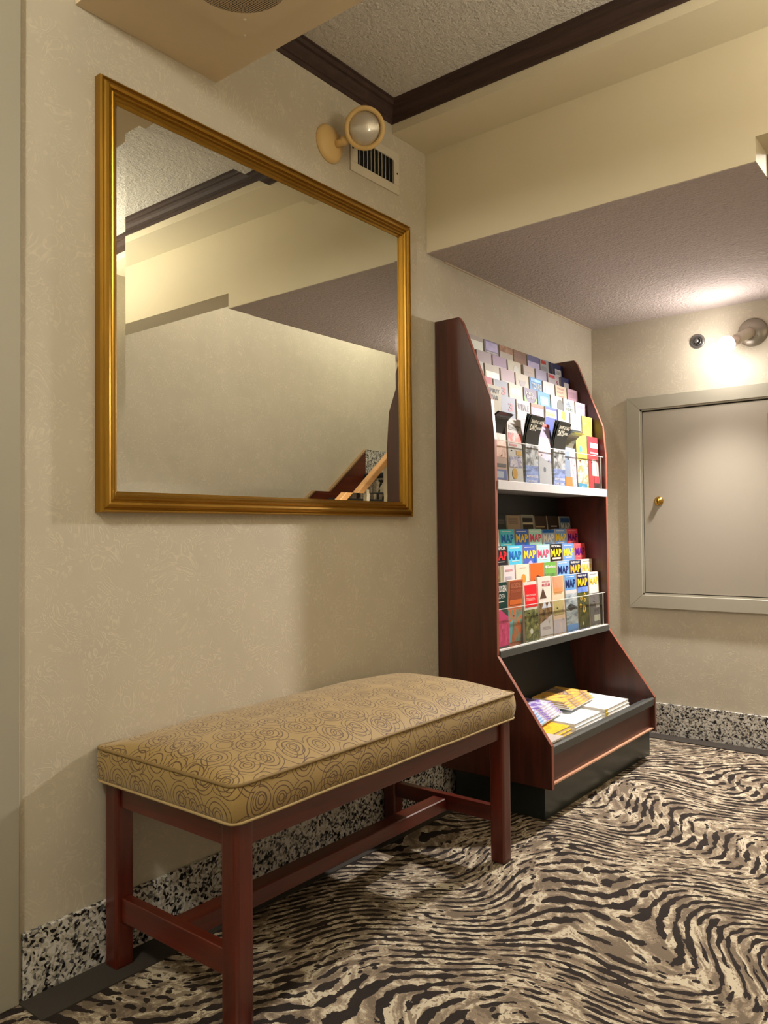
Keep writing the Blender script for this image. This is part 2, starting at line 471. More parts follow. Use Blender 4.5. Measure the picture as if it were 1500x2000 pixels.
# baseboards
S(box('baseboard_left', (0, 0.915, 0.0), (0.012, YB, 0.155), M_GRANITE, bevel=0.002), 'speckled granite baseboard under the mirror wall')
S(box('baseboard_back', (0.012, YB - 0.012, 0.0), (XN, YB, 0.165), M_GRANITE, bevel=0.002), 'speckled granite baseboard on the back wall')
S(box('baseboard_right', (XW - 0.012, REAR, 0.0), (XW, 3.1, 0.155), M_GRANITE), 'granite baseboard opposite the mirror')
# door casing at the near left
S(box('trim_6', (0.0, REAR, 0.0), (0.016, 0.905, 2.69), M_GREY, bevel=0.003), 'grey-green painted door casing at the left edge')
# ceiling line bead on the low ceiling
S(box('trim_7', (0.0, 2.70, ZL - 0.006), (0.006, YB, ZL + 0.002), flat((205, 190, 165))), 'caulk bead where the low ceiling meets the wall')

def crown(name, path, label):
    """crown moulding: profile (out, up) swept with mitred ends. path = ((start),(end), out_dir, mitre0, mitre1)"""
    (a, b, out, m0, m1) = path
    prof = [(0, 0.0), (0.006, 0.0), (0.008, 0.012), (0.014, 0.014), (0.016, 0.026), (0.026, 0.036), (0.030, 0.046), (0.040, 0.048), (0.044, 0.060), (0.052, 0.062), (0.052, 0.068), (0, 0.068)]
    a = Vector(a); b = Vector(b); out = Vector(out); d = (b - a).normalized()
    bm = bmesh.new(); A = []; B = []
    for o, u in prof:
        A.append(bm.verts.new(a + out * o + Vector((0, 0, u)) + d * (o * m0)))
        B.append(bm.verts.new(b + out * o + Vector((0, 0, u)) - d * (o * m1)))
    bm.faces.new(A); bm.faces.new(list(reversed(B))); n = len(prof)
    for i in range(n): bm.faces.new((A[i], B[i], B[(i + 1) % n], A[(i + 1) % n]))
    bmesh.ops.recalc_face_normals(bm, faces=bm.faces)
    return S(link(name, to_mesh(bm, name), M_CROWN), label)
crown('trim_8', ((0.0, 1.50, 2.634), (0.0, 2.352, 2.634), (1, 0, 0), 0, 1), 'dark wood crown moulding above the mirror')
crown('trim_9', ((0.0, 2.352, 2.634), (XW, 2.352, 2.634), (0, -1, 0), 1, 1), 'dark wood crown moulding along the header')
crown('trim_10', ((XW, 2.352, 2.634), (XW, 1.50, 2.634), (-1, 0, 0), 1, 0), 'dark wood crown moulding opposite the mirror')

# ------------------------------------------------------------------ hatch door
d = empty('door_1', 'small grey painted access hatch door with brass lock in the back wall', None, (0.6, YB, 0.66), kind='structure')
def dp(o):
    o.parent = d; o.matrix_parent_inverse = Matrix.Translation(d.location).inverted(); return o
dx0, dx1, dz0, dz1 = 0.288, 0.912, 0.742, 1.706
ox0, ox1, oz0, oz1 = 0.205, 0.995, 0.662, 1.785
def board(name, poly, mat, y0, y1):
    return dp(prism(name, poly, 1, y0, y1, mat, bevel=0.0015))
board('casing', [(ox0, oz0), (ox0, oz1), (dx0 - .012, dz1 + .012), (dx0 - .012, dz0 - .012)], M_GREY, YB - 0.026, YB)
board('casing', [(ox0, oz1), (ox1, oz1), (dx1 + .012, dz1 + .012), (dx0 - .012, dz1 + .012)], M_GREY, YB - 0.026, YB)
board('casing', [(ox1, oz1), (ox1, oz0), (dx1 + .012, dz0 - .012), (dx1 + .012, dz1 + .012)], M_GREY, YB - 0.026, YB)
board('casing', [(ox1, oz0), (ox0, oz0), (dx0 - .012, dz0 - .012), (dx1 + .012, dz0 - .012)], M_GREY, YB - 0.026, YB)
dp(box('jamb', (dx0 - .012, YB - .018, dz0 - .012), (dx0 - .003, YB, dz1 + .012), M_GREY))
dp(box('jamb', (dx0 - .012, YB - .018, dz1 + .004), (dx1 + .012, YB, dz1 + .012), M_GREY))
dp(box('jamb', (dx0 - .012, YB - .018, dz0 - .012), (dx1 + .012, YB, dz0 - .003), M_GREY))
dp(box('shadow_gap', (dx0 - .003, YB - .004, dz0 - .003), (dx1 + .012, YB - .001, dz1 + .004), M_DARK))
dp(box('door_panel', (dx0, YB - .014, dz0 + .001), (dx1, YB - .004, dz1 - .002), M_DOOR, bevel=0.0015))
kn = dp(lathe('knob', [(0, 0.0), (.024, 0), (.024, .003), (.019, .007), (.014, .009), (.014, .022), (.012, .025), (0, .0255)], M_BRASS, seg=28))
kn.matrix_parent_inverse = Matrix.Identity(4)
kn.location = Vector((0.368, YB - .014, 1.226)) - d.location; kn.rotation_euler = (math.pi / 2, 0, 0)
kk = link('keyhole', to_mesh((lambda b: (bm_box(b, (-.002, -.006, 0), (.002, .006, .027)), b)[1])(bmesh.new())), M_DARK, kn)
for hz in (1.58, 0.87):
    dp(box('hinge', (dx1 - .006, YB - .022, hz - .055), (dx1 + .012, YB - .012, hz + .055), M_BRASS, bevel=.001))
    dp(tube('hinge_pin', [(dx1 + .002, YB - .026, hz - .058), (dx1 + .002, YB - .026, hz + .058)], .006, M_BRASS))

# ------------------------------------------------------------------ mirror
mir = empty('wall_mirror', 'large rectangular wall mirror in a ridged gold frame', 'mirror', (0, 1.765, 1.13))
def child(o, root):
    o.parent = root; o.matrix_parent_inverse = Matrix.Translation(root.location).inverted(); return o
my0, my1, mz0, mz1 = 1.104, 2.428, 1.135, 2.258
FW = 0.055
prof = [(0, 0), (0, .024), (.003, .029), (.006, .029), (.008, .025), (.011, .0265), (.014, .031), (.020, .034), (.026, .031), (.028, .026), (.031, .027), (.034, .030), (.037, .027), (.039, .023), (.043, .0245), (.047, .021), (.049, .016), (.055, .012), (.055, 0)]
cor = [(my0, mz0, 1, 1), (my1, mz0, -1, 1), (my1, mz1, -1, -1), (my0, mz1, 1, -1)]
for i in range(4):
    (ya, za, sa, ta), (yb, zb, sb, tb) = cor[i], cor[(i + 1) % 4]
    bm = bmesh.new(); A = []; B = []
    for w, h in prof:
        A.append(bm.verts.new((h, ya + sa * w, za + ta * w))); B.append(bm.verts.new((h, yb + sb * w, zb + tb * w)))
    for q in range(len(prof) - 1): bm.faces.new((A[q], A[q + 1], B[q + 1], B[q]))
    bm.faces.new(A); bm.faces.new(list(reversed(B)))
    bmesh.ops.recalc_face_normals(bm, faces=bm.faces)
    child(link('frame_rail', to_mesh(bm, 'frame_rail'), M_GOLD), mir)
gy0, gy1, gz0, gz1 = my0 + FW - .002, my1 - FW + .002, mz0 + FW - .002, mz1 - FW + .002
bw = 0.029; gd = 0.011; bd = gd - bw * math.tan(math.radians(1.7))
bm = bmesh.new()
O = [bm.verts.new((bd, y, z)) for y, z in ((gy0, gz0), (gy1, gz0), (gy1, gz1), (gy0, gz1))]
I = [bm.verts.new((gd, y, z)) for y, z in ((gy0 + bw, gz0 + bw), (gy1 - bw, gz0 + bw), (gy1 - bw, gz1 - bw), (gy0 + bw, gz1 - bw))]
for i in range(4): bm.faces.new((O[i], O[(i + 1) % 4], I[(i + 1) % 4], I[i]))
bm.faces.new(I); bmesh.ops.recalc_face_normals(bm, faces=bm.faces)
for f in bm.faces:
    if f.normal.x < 0: f.normal_flip()
child(link('bevelled_glass', to_mesh(bm, 'bevelled_glass'), M_MIRROR), mir)
child(box('backing_board', (0.0, gy0, gz0), (0.009, gy1, gz1), M_DARK), mir)

# ------------------------------------------------------------------ bench
ben = empty('bench', 'cherry wood bench with a tan circle-patterned padded seat', 'bench', (0.26, 1.70, 0))
bx0, bx1, by0, by1 = 0.014, 0.512, 1.118, 2.288
LW = 0.052
for (x, y) in ((bx0, by0), (bx1 - LW, by0), (bx0, by1 - LW), (bx1 - LW, by1 - LW)):
    bm = bmesh.new(); bm_box(bm, (x, y, 0), (x + LW, y + LW, 0.463), 0.010, 3)
    o = child(link('leg', to_mesh(bm, 'leg'), M_BENCH), ben)
ap = 0.012
child(box('apron', (bx1 - .012 - .025, by0 + LW, .400), (bx1 - .012, by1 - LW, .463), M_BENCH_Y, bevel=.002), ben)
child(box('apron', (bx0 + .012, by0 + LW, .400), (bx0 + .037, by1 - LW, .463), M_BENCH_Y, bevel=.002), ben)
child(box('apron', (bx0 + LW, by0 + .012, .400), (bx1 - LW, by0 + .037, .463), M_BENCH_X, bevel=.002), ben)
child(box('apron', (bx0 + LW, by1 - .037, .400), (bx1 - LW, by1 - .012, .463), M_BENCH_X, bevel=.002), ben)
child(box('end_stretcher', (bx0 + LW, by0 + .014, .118), (bx1 - LW, by0 + .042, .176), M_BENCH_X, bevel=.002), ben)
child(box('end_stretcher', (bx0 + LW, by1 - .042, .128), (bx1 - LW, by1 - .014, .178), M_BENCH_X, bevel=.002), ben)
child(box('long_stretcher', (.232, by0 + .042, .124), (.285, by1 - .042, .168), M_BENCH_Y, bevel=.003), ben)

def cushion():
    x0, x1, y0, y1, z0, z1 = 0.002, 0.526, 1.100, 2.302, 0.464, 0.545
    bm = bmesh.new(); uvl = bm.loops.layers.uv.new('UVMap')
    NX, NY = 28, 60; r = 0.022
    rnd = random.Random(4)
    def inset(u, v):      # rectangle with rounded corners
        x = x0 + (x1 - x0) * u; y = y0 + (y1 - y0) * v
        dx = min(x - x0, x1 - x); dy = min(y - y0, y1 - y)
        if dx < r and dy < r:
            ax, ay = r - dx, r - dy; L = math.hypot(ax, ay); M = max(ax, ay)
            if L > 0:
                s = M / L
                nx, ny = r - ax * s, r - ay * s
                x = x0 + nx if x - x0 < x1 - x else x1 - nx
                y = y0 + ny if y - y0 < y1 - y else y1 - ny
        return x, y
    def crown(u, v):
        a = 1 - abs(2 * u - 1) ** 2.4; b = 1 - abs(2 * v - 1) ** 5
        return 0.058 * (max(a, 0) ** 0.75) * (max(b, 0) ** 0.6)
    grid = []
    for i in range(NX + 1):
        row = []
        for j in range(NY + 1):
            u, v = i / NX, j / NY
            # denser near the edges
            u = 0.5 - 0.5 * math.cos(math.pi * u) * (1 if True else 0); v = v
            x, y = inset(u, v)
            wz = 0.0012 * math.sin(y * 23 + x * 9) + 0.0010 * math.sin(x * 31 - y * 7)
            edge = min(u, 1 - u, v, 1 - v)
            z = z1 + crown(u, v) + wz * min(1, edge * 12)
            row.append(bm.verts.new((x, y, z)))
        grid.append(row)
    for i in range(NX):
        for j in range(NY):
            f = bm.faces.new((grid[i][j], grid[i + 1][j], grid[i + 1][j + 1], grid[i][j + 1])); f.smooth = True
            for lp in f.loops: lp[uvl].uv = (lp.vert.co.x, lp.vert.co.y)
    ring = [grid[i][0] for i in range(NX + 1)] + [grid[NX][j] for j in range(1, NY + 1)] + [grid[i][NY] for i in range(NX - 1, -1, -1)] + [grid[0][j] for j in range(NY - 1, 0, -1)]
    top_pts = [v.co.copy() for v in ring]
    n = len(ring); cx, cy = (x0 + x1) / 2, (y0 + y1) / 2
    levels = [ring]; K = 6
    for k in range(1, K + 1):
        t = k / K; bul = 0.006 * math.sin(math.pi * t); row = []
        for i, v in enumerate(ring):
            p = top_pts[i]
            ex = (1 if p.x > x1 - r else (-1 if p.x < x0 + r else 0)); ey = (1 if p.y > y1 - r else (-1 if p.y < y0 + r else 0))
            if p.x < 0.05: ex = 0
            sag = 0.0008 * math.sin(p.y * 17 + p.x * 5) * t
            row.append(bm.verts.new((p.x + ex * bul, p.y + ey * bul, z1 + (z0 - z1) * t + sag + (p.z - z1) * (1 - t))))
        levels.append(row)
    s = 0; arc = [0]
    for i in range(n): s += (top_pts[(i + 1) % n] - top_pts[i]).length; arc.append(s)
    for k in range(K):
        for i in range(n):
            j = (i + 1) % n
            f = bm.faces.new((levels[k][i], levels[k + 1][i], levels[k + 1][j], levels[k][j])); f.smooth = True
            for lp in f.loops:
                ii = arc[i] if lp.vert in (levels[k][i], levels[k + 1][i]) else arc[i + 1]
                kk2 = k if lp.vert in (levels[k][i], levels[k][j]) else k + 1
                lp[uvl].uv = (ii + 3.3, -kk2 / K * 0.081 + 5)
    bm.faces.new(levels[-1])
    bmesh.ops.recalc_face_normals(bm, faces=bm.faces)
    bot = [v.co.copy() for v in levels[-1]]
    return to_mesh(bm, 'cushion'), top_pts, bot
cme, ctop, cbot = cushion()
cu = child(link('cushion', cme, M_CIRC), ben)
pm = M_CIRC
def piping(pts, dz, mat):
    out = []
    for p in pts:
        q = Vector((p.x, p.y, p.z + dz)); out.append(q)
    # drop near-duplicates
    res = [out[0]]
    for q in out[1:]:
        if (q - res[-1]).length > 0.004: res.append(q)
    if (res[0] - res[-1]).length < 0.004: res.pop()
    return res
M_PIPT = flat((132, 108, 64), 0.7)
child(tube('piping', piping(ctop, 0.0, None), 0.0042, M_PIPT, closed=True), ben)
child(tube('piping', piping(cbot, 0.001, None), 0.0036, M_PIPING, closed=True), ben)

ben.location.x += .006

# ------------------------------------------------------------------ brochure rack
rack = empty('brochure_rack', 'tall mahogany brochure display rack standing against the mirror wall', 'rack', (0.2, 3.15, 0))
RY0, RY1 = 2.621, 3.695; PT = 0.019
side = [(0.003, .135), (.497, .135), (.497, .292), (.275, .600), (.275, 1.430), (.262, 1.585), (.136, 1.905), (.118, 1.930), (.003, 1.930)]
for y in (RY0, RY1 - PT):
    child(prism('side_panel', side, 1, y, y + PT, M_RACK, bevel=.0012, edge_mat=M_EDGE), rack)
iy0, iy1 = RY0 + PT, RY1 - PT
child(box('back_panel', (.003, iy0, .135), (.020, iy1, 1.912), M_BLACK), rack)
child(box('top_edge', (.020, iy0, 1.895), (.030, iy1, 1.915), M_DKGREY), rack)
child(boxes('kick_base', [((.045, 2.675, 0.0), (.440, 3.755, .135))], mat_paint('kick_black', (38, 46, 44), 0.28, 0.05), bevel=.001), rack)
child(box('bottom_board', (.02, iy0, .135), (.470, iy1, .150), M_RACK_H), rack)
child(box('front_board', (.462, iy0, .150), (.478, iy1, .262), M_RACK_H), rack)
child(box('light_strip', (.478, iy0, .146), (.490, iy1, .152), flat((214, 160, 130), .3)), rack)
child(prism('front_rail', [(.440, .262), (.494, .256), (.496, .286), (.488, .292), (.440, .276)], 1, iy0, iy1, M_DKGREY, bevel=.001), rack)
child(prism('bin_back', [(.045, .588), (.055, .588), (.118, .270), (.108, .270)], 1, iy0, iy1, M_BLACK), rack)
child(prism('bin_ledge', [(.108, .262), (.118, .272), (.170, .205), (.160, .200)], 1, iy0, iy1, M_DKGREY), rack)
child(box('bin_floor', (.150, iy0, .195), (.462, iy1, .207), M_DKGREY), rack)
child(box('display_shelf', (.020, iy0, 1.243), (.275, iy1, 1.257), M_ALU), rack)
child(box('shelf_edge', (.268, iy0, 1.238), (.279, iy1, 1.274), flat((196, 194, 196), .35, .2), bevel=.001), rack)
child(box('display_shelf', (.020, iy0, .592), (.275, iy1, .604), M_BLACK), rack)
child(box('shelf_edge', (.268, iy0, .589), (.280, iy1, .617), M_DKGREY, bevel=.001), rack)
child(box('shelf_lip', (.266, iy0, .617), (.276, iy1, .621), flat((224, 222, 218), .3)), rack)

COLY = [2.645 + i * (3.67 - 2.645) / 8 for i in range(9)]
CW = COLY[1] - COLY[0]
# tiers: name -> (x at brochure top, z of top, foot drop, foot x shift)
TIERS = {
    'T0': (.062, 1.905, .20, .012), 'T1': (.102, 1.832, .20, .012), 'T2': (.140, 1.770, .21, .012), 'T3': (.180, 1.700, .21, .010), 'T4': (.214, 1.628, .22, .006),
    'T5': (.240, 1.540, .266, .010),
    'B0': (.087, 1.146, .20, .02), 'A': (.127, 1.084, .21, .012), 'B': (.165, 1.014, .22, .012), 'C': (.200, .936, .22, .006), 'D': (.234, .874, .252, .010)}
for key, (x, z, h, s) in TIERS.items():
    fz = z - h
    if key in ('T5', 'D'): continue
    child(box('tier_step', (x + s - .026, iy0, fz - .011), (x + s + .002, iy1, fz - .004), M_BLACK), rack)
for (z0, z1) in ((1.262, 1.432), (.622, .772)):
    child(box('acrylic_front', (.2615, iy0, z0), (.2645, iy1, z1), M_ACRYLIC), rack)
    child(box('edge_highlight', (.2610, iy0, z1), (.2650, iy1, z1 + .0022), M_EDGE_HIGHLIGHT), rack)
    child(box('edge_highlight', (.2615, iy1 - .03, z0), (.2645, iy1 - .0275, z1), M_EDGE_HIGHLIGHT), rack)
    for i in range(1, 8):
        y = COLY[i]
        child(box('rivet', (.2610, y - .003, z1 - .036), (.2670, y + .003, z1 - .031), flat((60, 58, 56), .4), bevel=.001), rack)

def cover_mesh(w, h, t):
    bm = bmesh.new(); bm_box(bm, (-w / 2, 0, 0), (w / 2, t, h)); me = to_mesh(bm, 'cover')
    return me

WHITE = (236, 232, 226)
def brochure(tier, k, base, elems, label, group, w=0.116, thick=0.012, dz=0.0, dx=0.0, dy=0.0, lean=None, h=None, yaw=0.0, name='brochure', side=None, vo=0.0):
    if tier[0] == 'T': dim = .52  # upper print colours darkened to offset the strong bulb light
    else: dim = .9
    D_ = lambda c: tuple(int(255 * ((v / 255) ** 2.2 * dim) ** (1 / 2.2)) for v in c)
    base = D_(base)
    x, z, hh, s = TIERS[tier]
    if h is not None: hh = h
    z += dz; x += dx
    if tier == 'T5': hh = z - 1.2600
    if tier == 'D': hh = z - 0.6070
    y = COLY[k] + CW / 2 + dy
    lean_a = -math.atan2(s, hh) if lean is None else lean
    foot = Vector((x + math.tan(-lean_a) * hh, y, z - hh))
    L = hh / math.cos(lean_a)
    root = empty(name, label, 'brochure', foot, (lean_a, 0, math.pi / 2 + yaw), group)
    me = cover_mesh(w, L, thick)
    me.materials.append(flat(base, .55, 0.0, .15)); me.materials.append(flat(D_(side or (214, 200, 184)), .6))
    for p in me.polygons:
        if p.normal.y < -.5: p.material_index = 0
        else: p.material_index = 1
    link('cover', me, None, root)
    e = 0.0005
    for el in elems:
        kd = el[0]; e += 0.00018
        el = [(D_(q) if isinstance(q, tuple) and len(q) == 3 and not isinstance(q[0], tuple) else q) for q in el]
        cl = lambda v: min(max(v - vo, 0.001), L - .001)
        if kd in ('r', 'p'): el[2] = cl(el[2]); el[4] = cl(el[4])
        if kd == 'q': el[1] = [(u, cl(v)) for u, v in el[1]]
        if kd in ('c', 't') and el[{'c': 2, 't': 3}[kd]] - vo > L - .012: continue
        if kd == 'c': el[2] -= vo
        if kd == 't': el[3] -= vo
        if kd == 'l': el[3] -= vo
        if kd in ('r', 'p') and el[4] - el[2] < .002: continue
        if kd in ('r', 'p'):
            u0, v0, u1, v1, c = el[1:6]
            bm = bmesh.new(); bm_box(bm, (-w / 2 + u0 * w, -e, L - v1), (-w / 2 + u1 * w, 0.0002, L - v0))
            mt = flat(c, .55, 0.0, .15) if kd == 'r' else c
            link('printed_panel' if kd == 'r' else 'printed_picture', to_mesh(bm), mt, root)
        elif kd == 'q':      # free quad
            pts, c = el[1:3]
            bm = bmesh.new()
            bm.faces.new([bm.verts.new((-w / 2 + u * w, -e, L - v)) for u, v in pts])
            link('printed_panel', to_mesh(bm), flat(c, .55, 0.0, .15), root)
        elif kd == 'c':
            u, v, r, c = el[1:5]
            bm = bmesh.new(); bm.faces.new([bm.verts.new((-w / 2 + u * w + r * math.cos(a * math.pi / 10), -e, L - v + r * math.sin(a * math.pi / 10))) for a in range(20)])
            link('printed_disc', to_mesh(bm), flat(c, .55, 0.0, .15), root)
        elif kd == 't':
            s_, u, v, tw, th, c = el[1:7]
            me2 = text_mesh(s_, 0.02 if len(el) < 8 else el[7]).copy()
            o = link('lettering', me2, flat(c, .55, 0.0, .15), root, (-w / 2 + u * w, -e - .0002, L - v))
            o.scale = (tw * w, 1, th)
        elif kd == 'l':      # a few thin lines of small print
            u0, u1, v, n, c = el[1:6]
            bm = bmesh.new(); rr = random.Random(int(v * 1e4) + n)
            for i in range(n):
                vv = v + i * .0048; uu = u1 - rr.random() * .2 * (u1 - u0)
                bm_box(bm, (-w / 2 + u0 * w, -e, L - vv - .0022), (-w / 2 + uu * w, 0.0002, L - vv))
            o = link('small_print', to_mesh(bm), flat(c, .4), root); o['kind'] = 'stuff'
    return root

NTH = ['first', 'second', 'third', 'fourth', 'fifth', 'sixth', 'seventh', 'eighth']
ROWN = {'T0': 'top row of the upper display', 'T1': 'second row of the upper display', 'T2': 'third row of the upper display', 'T3': 'fourth row of the upper display',
        'T4': 'fifth row of the upper display', 'T5': 'front row of the upper display', 'B0': 'dim rearmost row of the lower display', 'A': 'top MAP row of the lower display',
        'B': 'second MAP row of the lower display', 'C': 'third row of the lower display', 'D': 'front row of the lower display'}
GRPU = 'brochures in the upper display'; GRPL = 'brochures in the lower display'
MTN = photo('mountain', [(60, 62, 66), (110, 112, 118), (190, 190, 196), (120, 140, 190)], 26)
LAKE = photo('lake', [(70, 80, 110), (120, 140, 200), (170, 185, 220)], 12, (1, 1, 5))
GARD = photo('garden', [(24, 30, 16), (70, 80, 40), (140, 140, 80), (190, 180, 130)], 40)
AUT = photo('autumn', [(30, 22, 16), (96, 64, 36), (150, 120, 80), (90, 84, 50)], 34)
SUNF = photo('sunflower_field', [(30, 36, 20), (64, 70, 34), (110, 100, 40)], 36)
SEA = photo('seaplane', [(90, 100, 110), (160, 170, 176), (206, 206, 202)], 14, (1, 1, 4))
PINKF = photo('pink_petals', [(190, 20, 90), (226, 60, 130), (240, 120, 170)], 30, (4, 1, 1))
PARR = photo('parrot', [(190, 60, 30), (226, 110, 40), (60, 160, 150), (150, 90, 50)], 20, (3, 1, 1))
PALE = photo('pale_view', [(200, 190, 188), (222, 214, 208), (190, 200, 196)], 16)
CITY = photo('city', [(120, 90, 80), (190, 180, 190), (90, 90, 140), (220, 200, 170)], 30)
ORNG = photo('orange_people', [(200, 110, 60), (240, 160, 80), (190, 190, 220)], 18)
FEST = photo('festive', [(230, 190, 110), (240, 120, 70), (240, 220, 200), (220, 70, 60)], 26)

def B(tier, k, base, elems, look, **kw):
    g = GRPU if tier[0] == 'T' else GRPL
    brochure(tier, k, base, elems, look + ', ' + ROWN[tier], g, **kw)

# ---- upper display
B('T0', 1, (226, 216, 212), [('p', .05, .02, .95, .07, photo('mint_wash', [(206, 216, 210), (222, 226, 220)], 20))], 'pale mint and white brochure, leftmost')
B('T0', 2, (176, 168, 206), [('p', .08, .006, .92, .045, photo('violet_sky', [(150, 148, 200), (190, 180, 215)], 14)), ('r', .08, .05, .92, .056, WHITE)], 'lavender sky brochure with a white line')
B('T0', 3, (236, 226, 214), [('p', 0, 0, 1, .03, photo('brown_roof', [(120, 80, 50), (180, 140, 110)], 22))], 'cream brochure with a brown picture along its top')
B('T0', 4, (190, 150, 128), [('l', .1, .9, .010, 6, (150, 100, 80))], 'tan brown brochure with rows of print')
B('T0', 5, (140, 142, 200), [('p', .0, .03, 1, .06, photo('blue_mist', [(150, 150, 210), (200, 190, 216)], 14)), ('r', 0, .06, 1, .075, (222, 206, 206))], 'blue-violet brochure with a misty picture')
B('T0', 6, (200, 202, 214), [('r', .05, .006, .5, .022, (214, 60, 60)), ('r', .75, 0, 1, .07, (22, 22, 60)), ('l', .1, .6, .035, 4, (160, 160, 180))], 'grey white brochure with a red tab and navy edge')
B('T0', 7, (36, 38, 92), [('r', .22, .026, .8, .062, (232, 232, 236)), ('l', .3, .7, .034, 4, (90, 90, 120))], 'navy brochure with a white square')
B('T1', 1, (212, 196, 204), [('p', 0, .05, 1, .09, PALE)], 'pale pink and grey brochure, leftmost')
B('T1', 2, (200, 172, 206), [('r', .1, .045, .95, .05, (226, 210, 216))], 'lavender pink brochure')
B('T1', 3, (238, 230, 208), [('c', .62, .045, .026, (246, 246, 236))], 'cream brochure with a pale round mark')
B('T1', 4, (214, 200, 196), [('r', .05, .004, .9, .03, (226, 206, 200))], 'beige brochure beside a grey gap', w=.104, dy=.008)
B('T1', 5, (196, 188, 222), [('l', .1, .9, .03, 5, (170, 160, 200))], 'pale lavender brochure with faint print', w=.108)
B('T1', 6, (216, 210, 222), [('r', .05, .006, .6, .022, (220, 60, 70)), ('t', '5', .8, .04, .14, .02, (190, 50, 70))], 'pinkish white brochure with a red tab')
B('T1', 7, (40, 42, 110), [('r', .3, .024, .85, .05, (236, 230, 236))], 'navy brochure with a short white panel', w=.10)
B('T2', 0, (240, 240, 236), [], 'plain white brochure half hidden by the side panel')
B('T2', 1, (222, 210, 196), [('p', .05, .03, .95, .07, photo('mint_leaf', [(206, 212, 196), (222, 212, 198)], 20))], 'beige brochure with a mint wash')
B('T2', 2, (210, 182, 196), [('r', .08, .052, .92, .058, WHITE)], 'dusky pink brochure with a white line')
B('T2', 3, (226, 214, 196), [('q', [(.2, .03), (.8, .03), (.5, .075)], (190, 180, 186)), ('q', [(.6, .09), (1, .06), (1, .09)], (150, 210, 110))], 'cream brochure with a grey heart shape')
B('T2', 4, (60, 150, 226), [('p', .1, .006, .9, .018, photo('sky_blue', [(40, 110, 200), (120, 190, 240)], 20)), ('t', 'TOURS', .52, .038, .8, .028, (236, 244, 250)), ('l', .2, .8, .06, 2, (220, 236, 250))], 'bright blue TOURS brochure')
B('T2', 5, (240, 238, 244), [('p', .2, .03, .8, .055, photo('lavender_print', [(190, 180, 220), (230, 226, 240)], 20)), ('r', .2, .06, .8, .064, (226, 160, 180))], 'white brochure with a lavender picture')
B('T2', 6, (240, 222, 196), [('l', .15, .85, .012, 2, (190, 80, 70)), ('l', .15, .8, .03, 2, (196, 110, 100)), ('l', .25, .75, .05, 2, (190, 90, 70))], 'cream brochure with red lines of print')
B('T2', 7, (228, 186, 206), [('l', .1, .9, .016, 6, (200, 140, 170))], 'pink brochure with fine print, rightmost')
B('T3', 0, (222, 70, 90), [('l', .3, .9, .03, 5, (180, 40, 110))], 'red brochure half hidden by the side panel', dy=.004)
B('T3', 1, (150, 160, 186), [('t', '3', .68, .042, .3, .034, (214, 70, 80)), ('r', .0, .0, .1, .09, (190, 204, 206))], 'grey-blue brochure with a red figure 3')
B('T3', 2, (232, 218, 196), [('l', .1, .9, .02, 5, (206, 186, 166))], 'warm cream brochure with faint lettering')
B('T3', 3, (96, 78, 128), [('q', [(0, .035), (.5, .085), (0, .1)], (130, 210, 60)), ('q', [(1, .035), (1, .1), (.5, .085)], (150, 220, 90)), ('t', 'Hello', .45, .022, .6, .016, WHITE), ('t', 'British', .55, .038, .7, .014, (236, 226, 240))], 'purple brochure with a lime green chevron')
B('T3', 4, (0, 150, 200), [('r', .16, .018, .84, .06, (120, 210, 236)), ('t', 'TOURS', .5, .040, .62, .03, (240, 246, 250)), ('l', .2, .8, .068, 2, (150, 226, 236))], 'turquoise TOURS brochure')
B('T3', 5, (226, 236, 234), [('c', .78, .045, .034, (110, 112, 112)), ('l', .1, .5, .05, 3, (140, 190, 160))], 'white brochure with a large grey disc')
B('T3', 6, (240, 244, 240), [('t', 'HELI', .45, .024, .5, .02, (120, 150, 180)), ('t', 'TOURS', .5, .048, .62, .016, (120, 140, 130))], 'white HELI TOURS brochure')
B('T3', 7, (228, 214, 236), [('l', .15, .8, .014, 3, (190, 170, 214)), ('r', .0, .045, 1, .05, (206, 190, 226))], 'pale lilac brochure, rightmost')
B('T4', 0, (206, 196, 166), [('t', 'SPIRIT', .5, .022, .75, .018, (50, 46, 40)), ('t', 'BEAR', .5, .048, .6, .018, (50, 46, 40)), ('c', .2, .075, .02, (246, 236, 206))], 'cream brochure with black capitals, leaning out', dz=.03, dx=.006, lean=.02, dy=.006)
B('T4', 1, (150, 160, 190), [('t', '3', .66, .042, .32, .034, (206, 90, 110))], 'slate blue brochure with a pinkish 3')
B('T4', 2, (236, 228, 238), [('t', 'WHALE', .5, .030, .82, .028, (120, 110, 130)), ('c', .2, .03, .010, (110, 130, 206)), ('p', .05, .05, .95, .08, PALE)], 'white WHALE brochure')
B('T4', 3, (190, 170, 226), [('r', 0, 0, 1, .016, (226, 100, 50)), ('l', .2, .85, .034, 6, (214, 130, 190))], 'lavender brochure with an orange top band')
B('T4', 4, (50, 80, 200), [('r', .06, .012, .94, .046, (230, 236, 240)), ('t', 'ESPAÑOL', .5, .029, .82, .024, (226, 190, 30)), ('r', .72, .058, .9, .063, WHITE)], 'royal blue brochure with a yellow ESPAÑOL panel')
B('T4', 5, (226, 222, 236), [('c', .5, .022, .022, (240, 216, 40)), ('p', .25, .045, .7, .08, photo('badge', [(120, 130, 120), (226, 226, 236)], 30)), ('l', .3, .7, .018, 1, (170, 140, 20))], 'white brochure with a yellow disc')
B('T4', 6, (246, 246, 242), [('c', .5, .07, .004, (130, 130, 220))], 'plain bright white brochure')
B('T4', 7, (226, 214, 90), [('p', .08, .02, .92, .06, photo('yellow_map', [(236, 226, 40), (200, 190, 60), (240, 232, 120)], 24))], 'yellow brochure, rightmost')
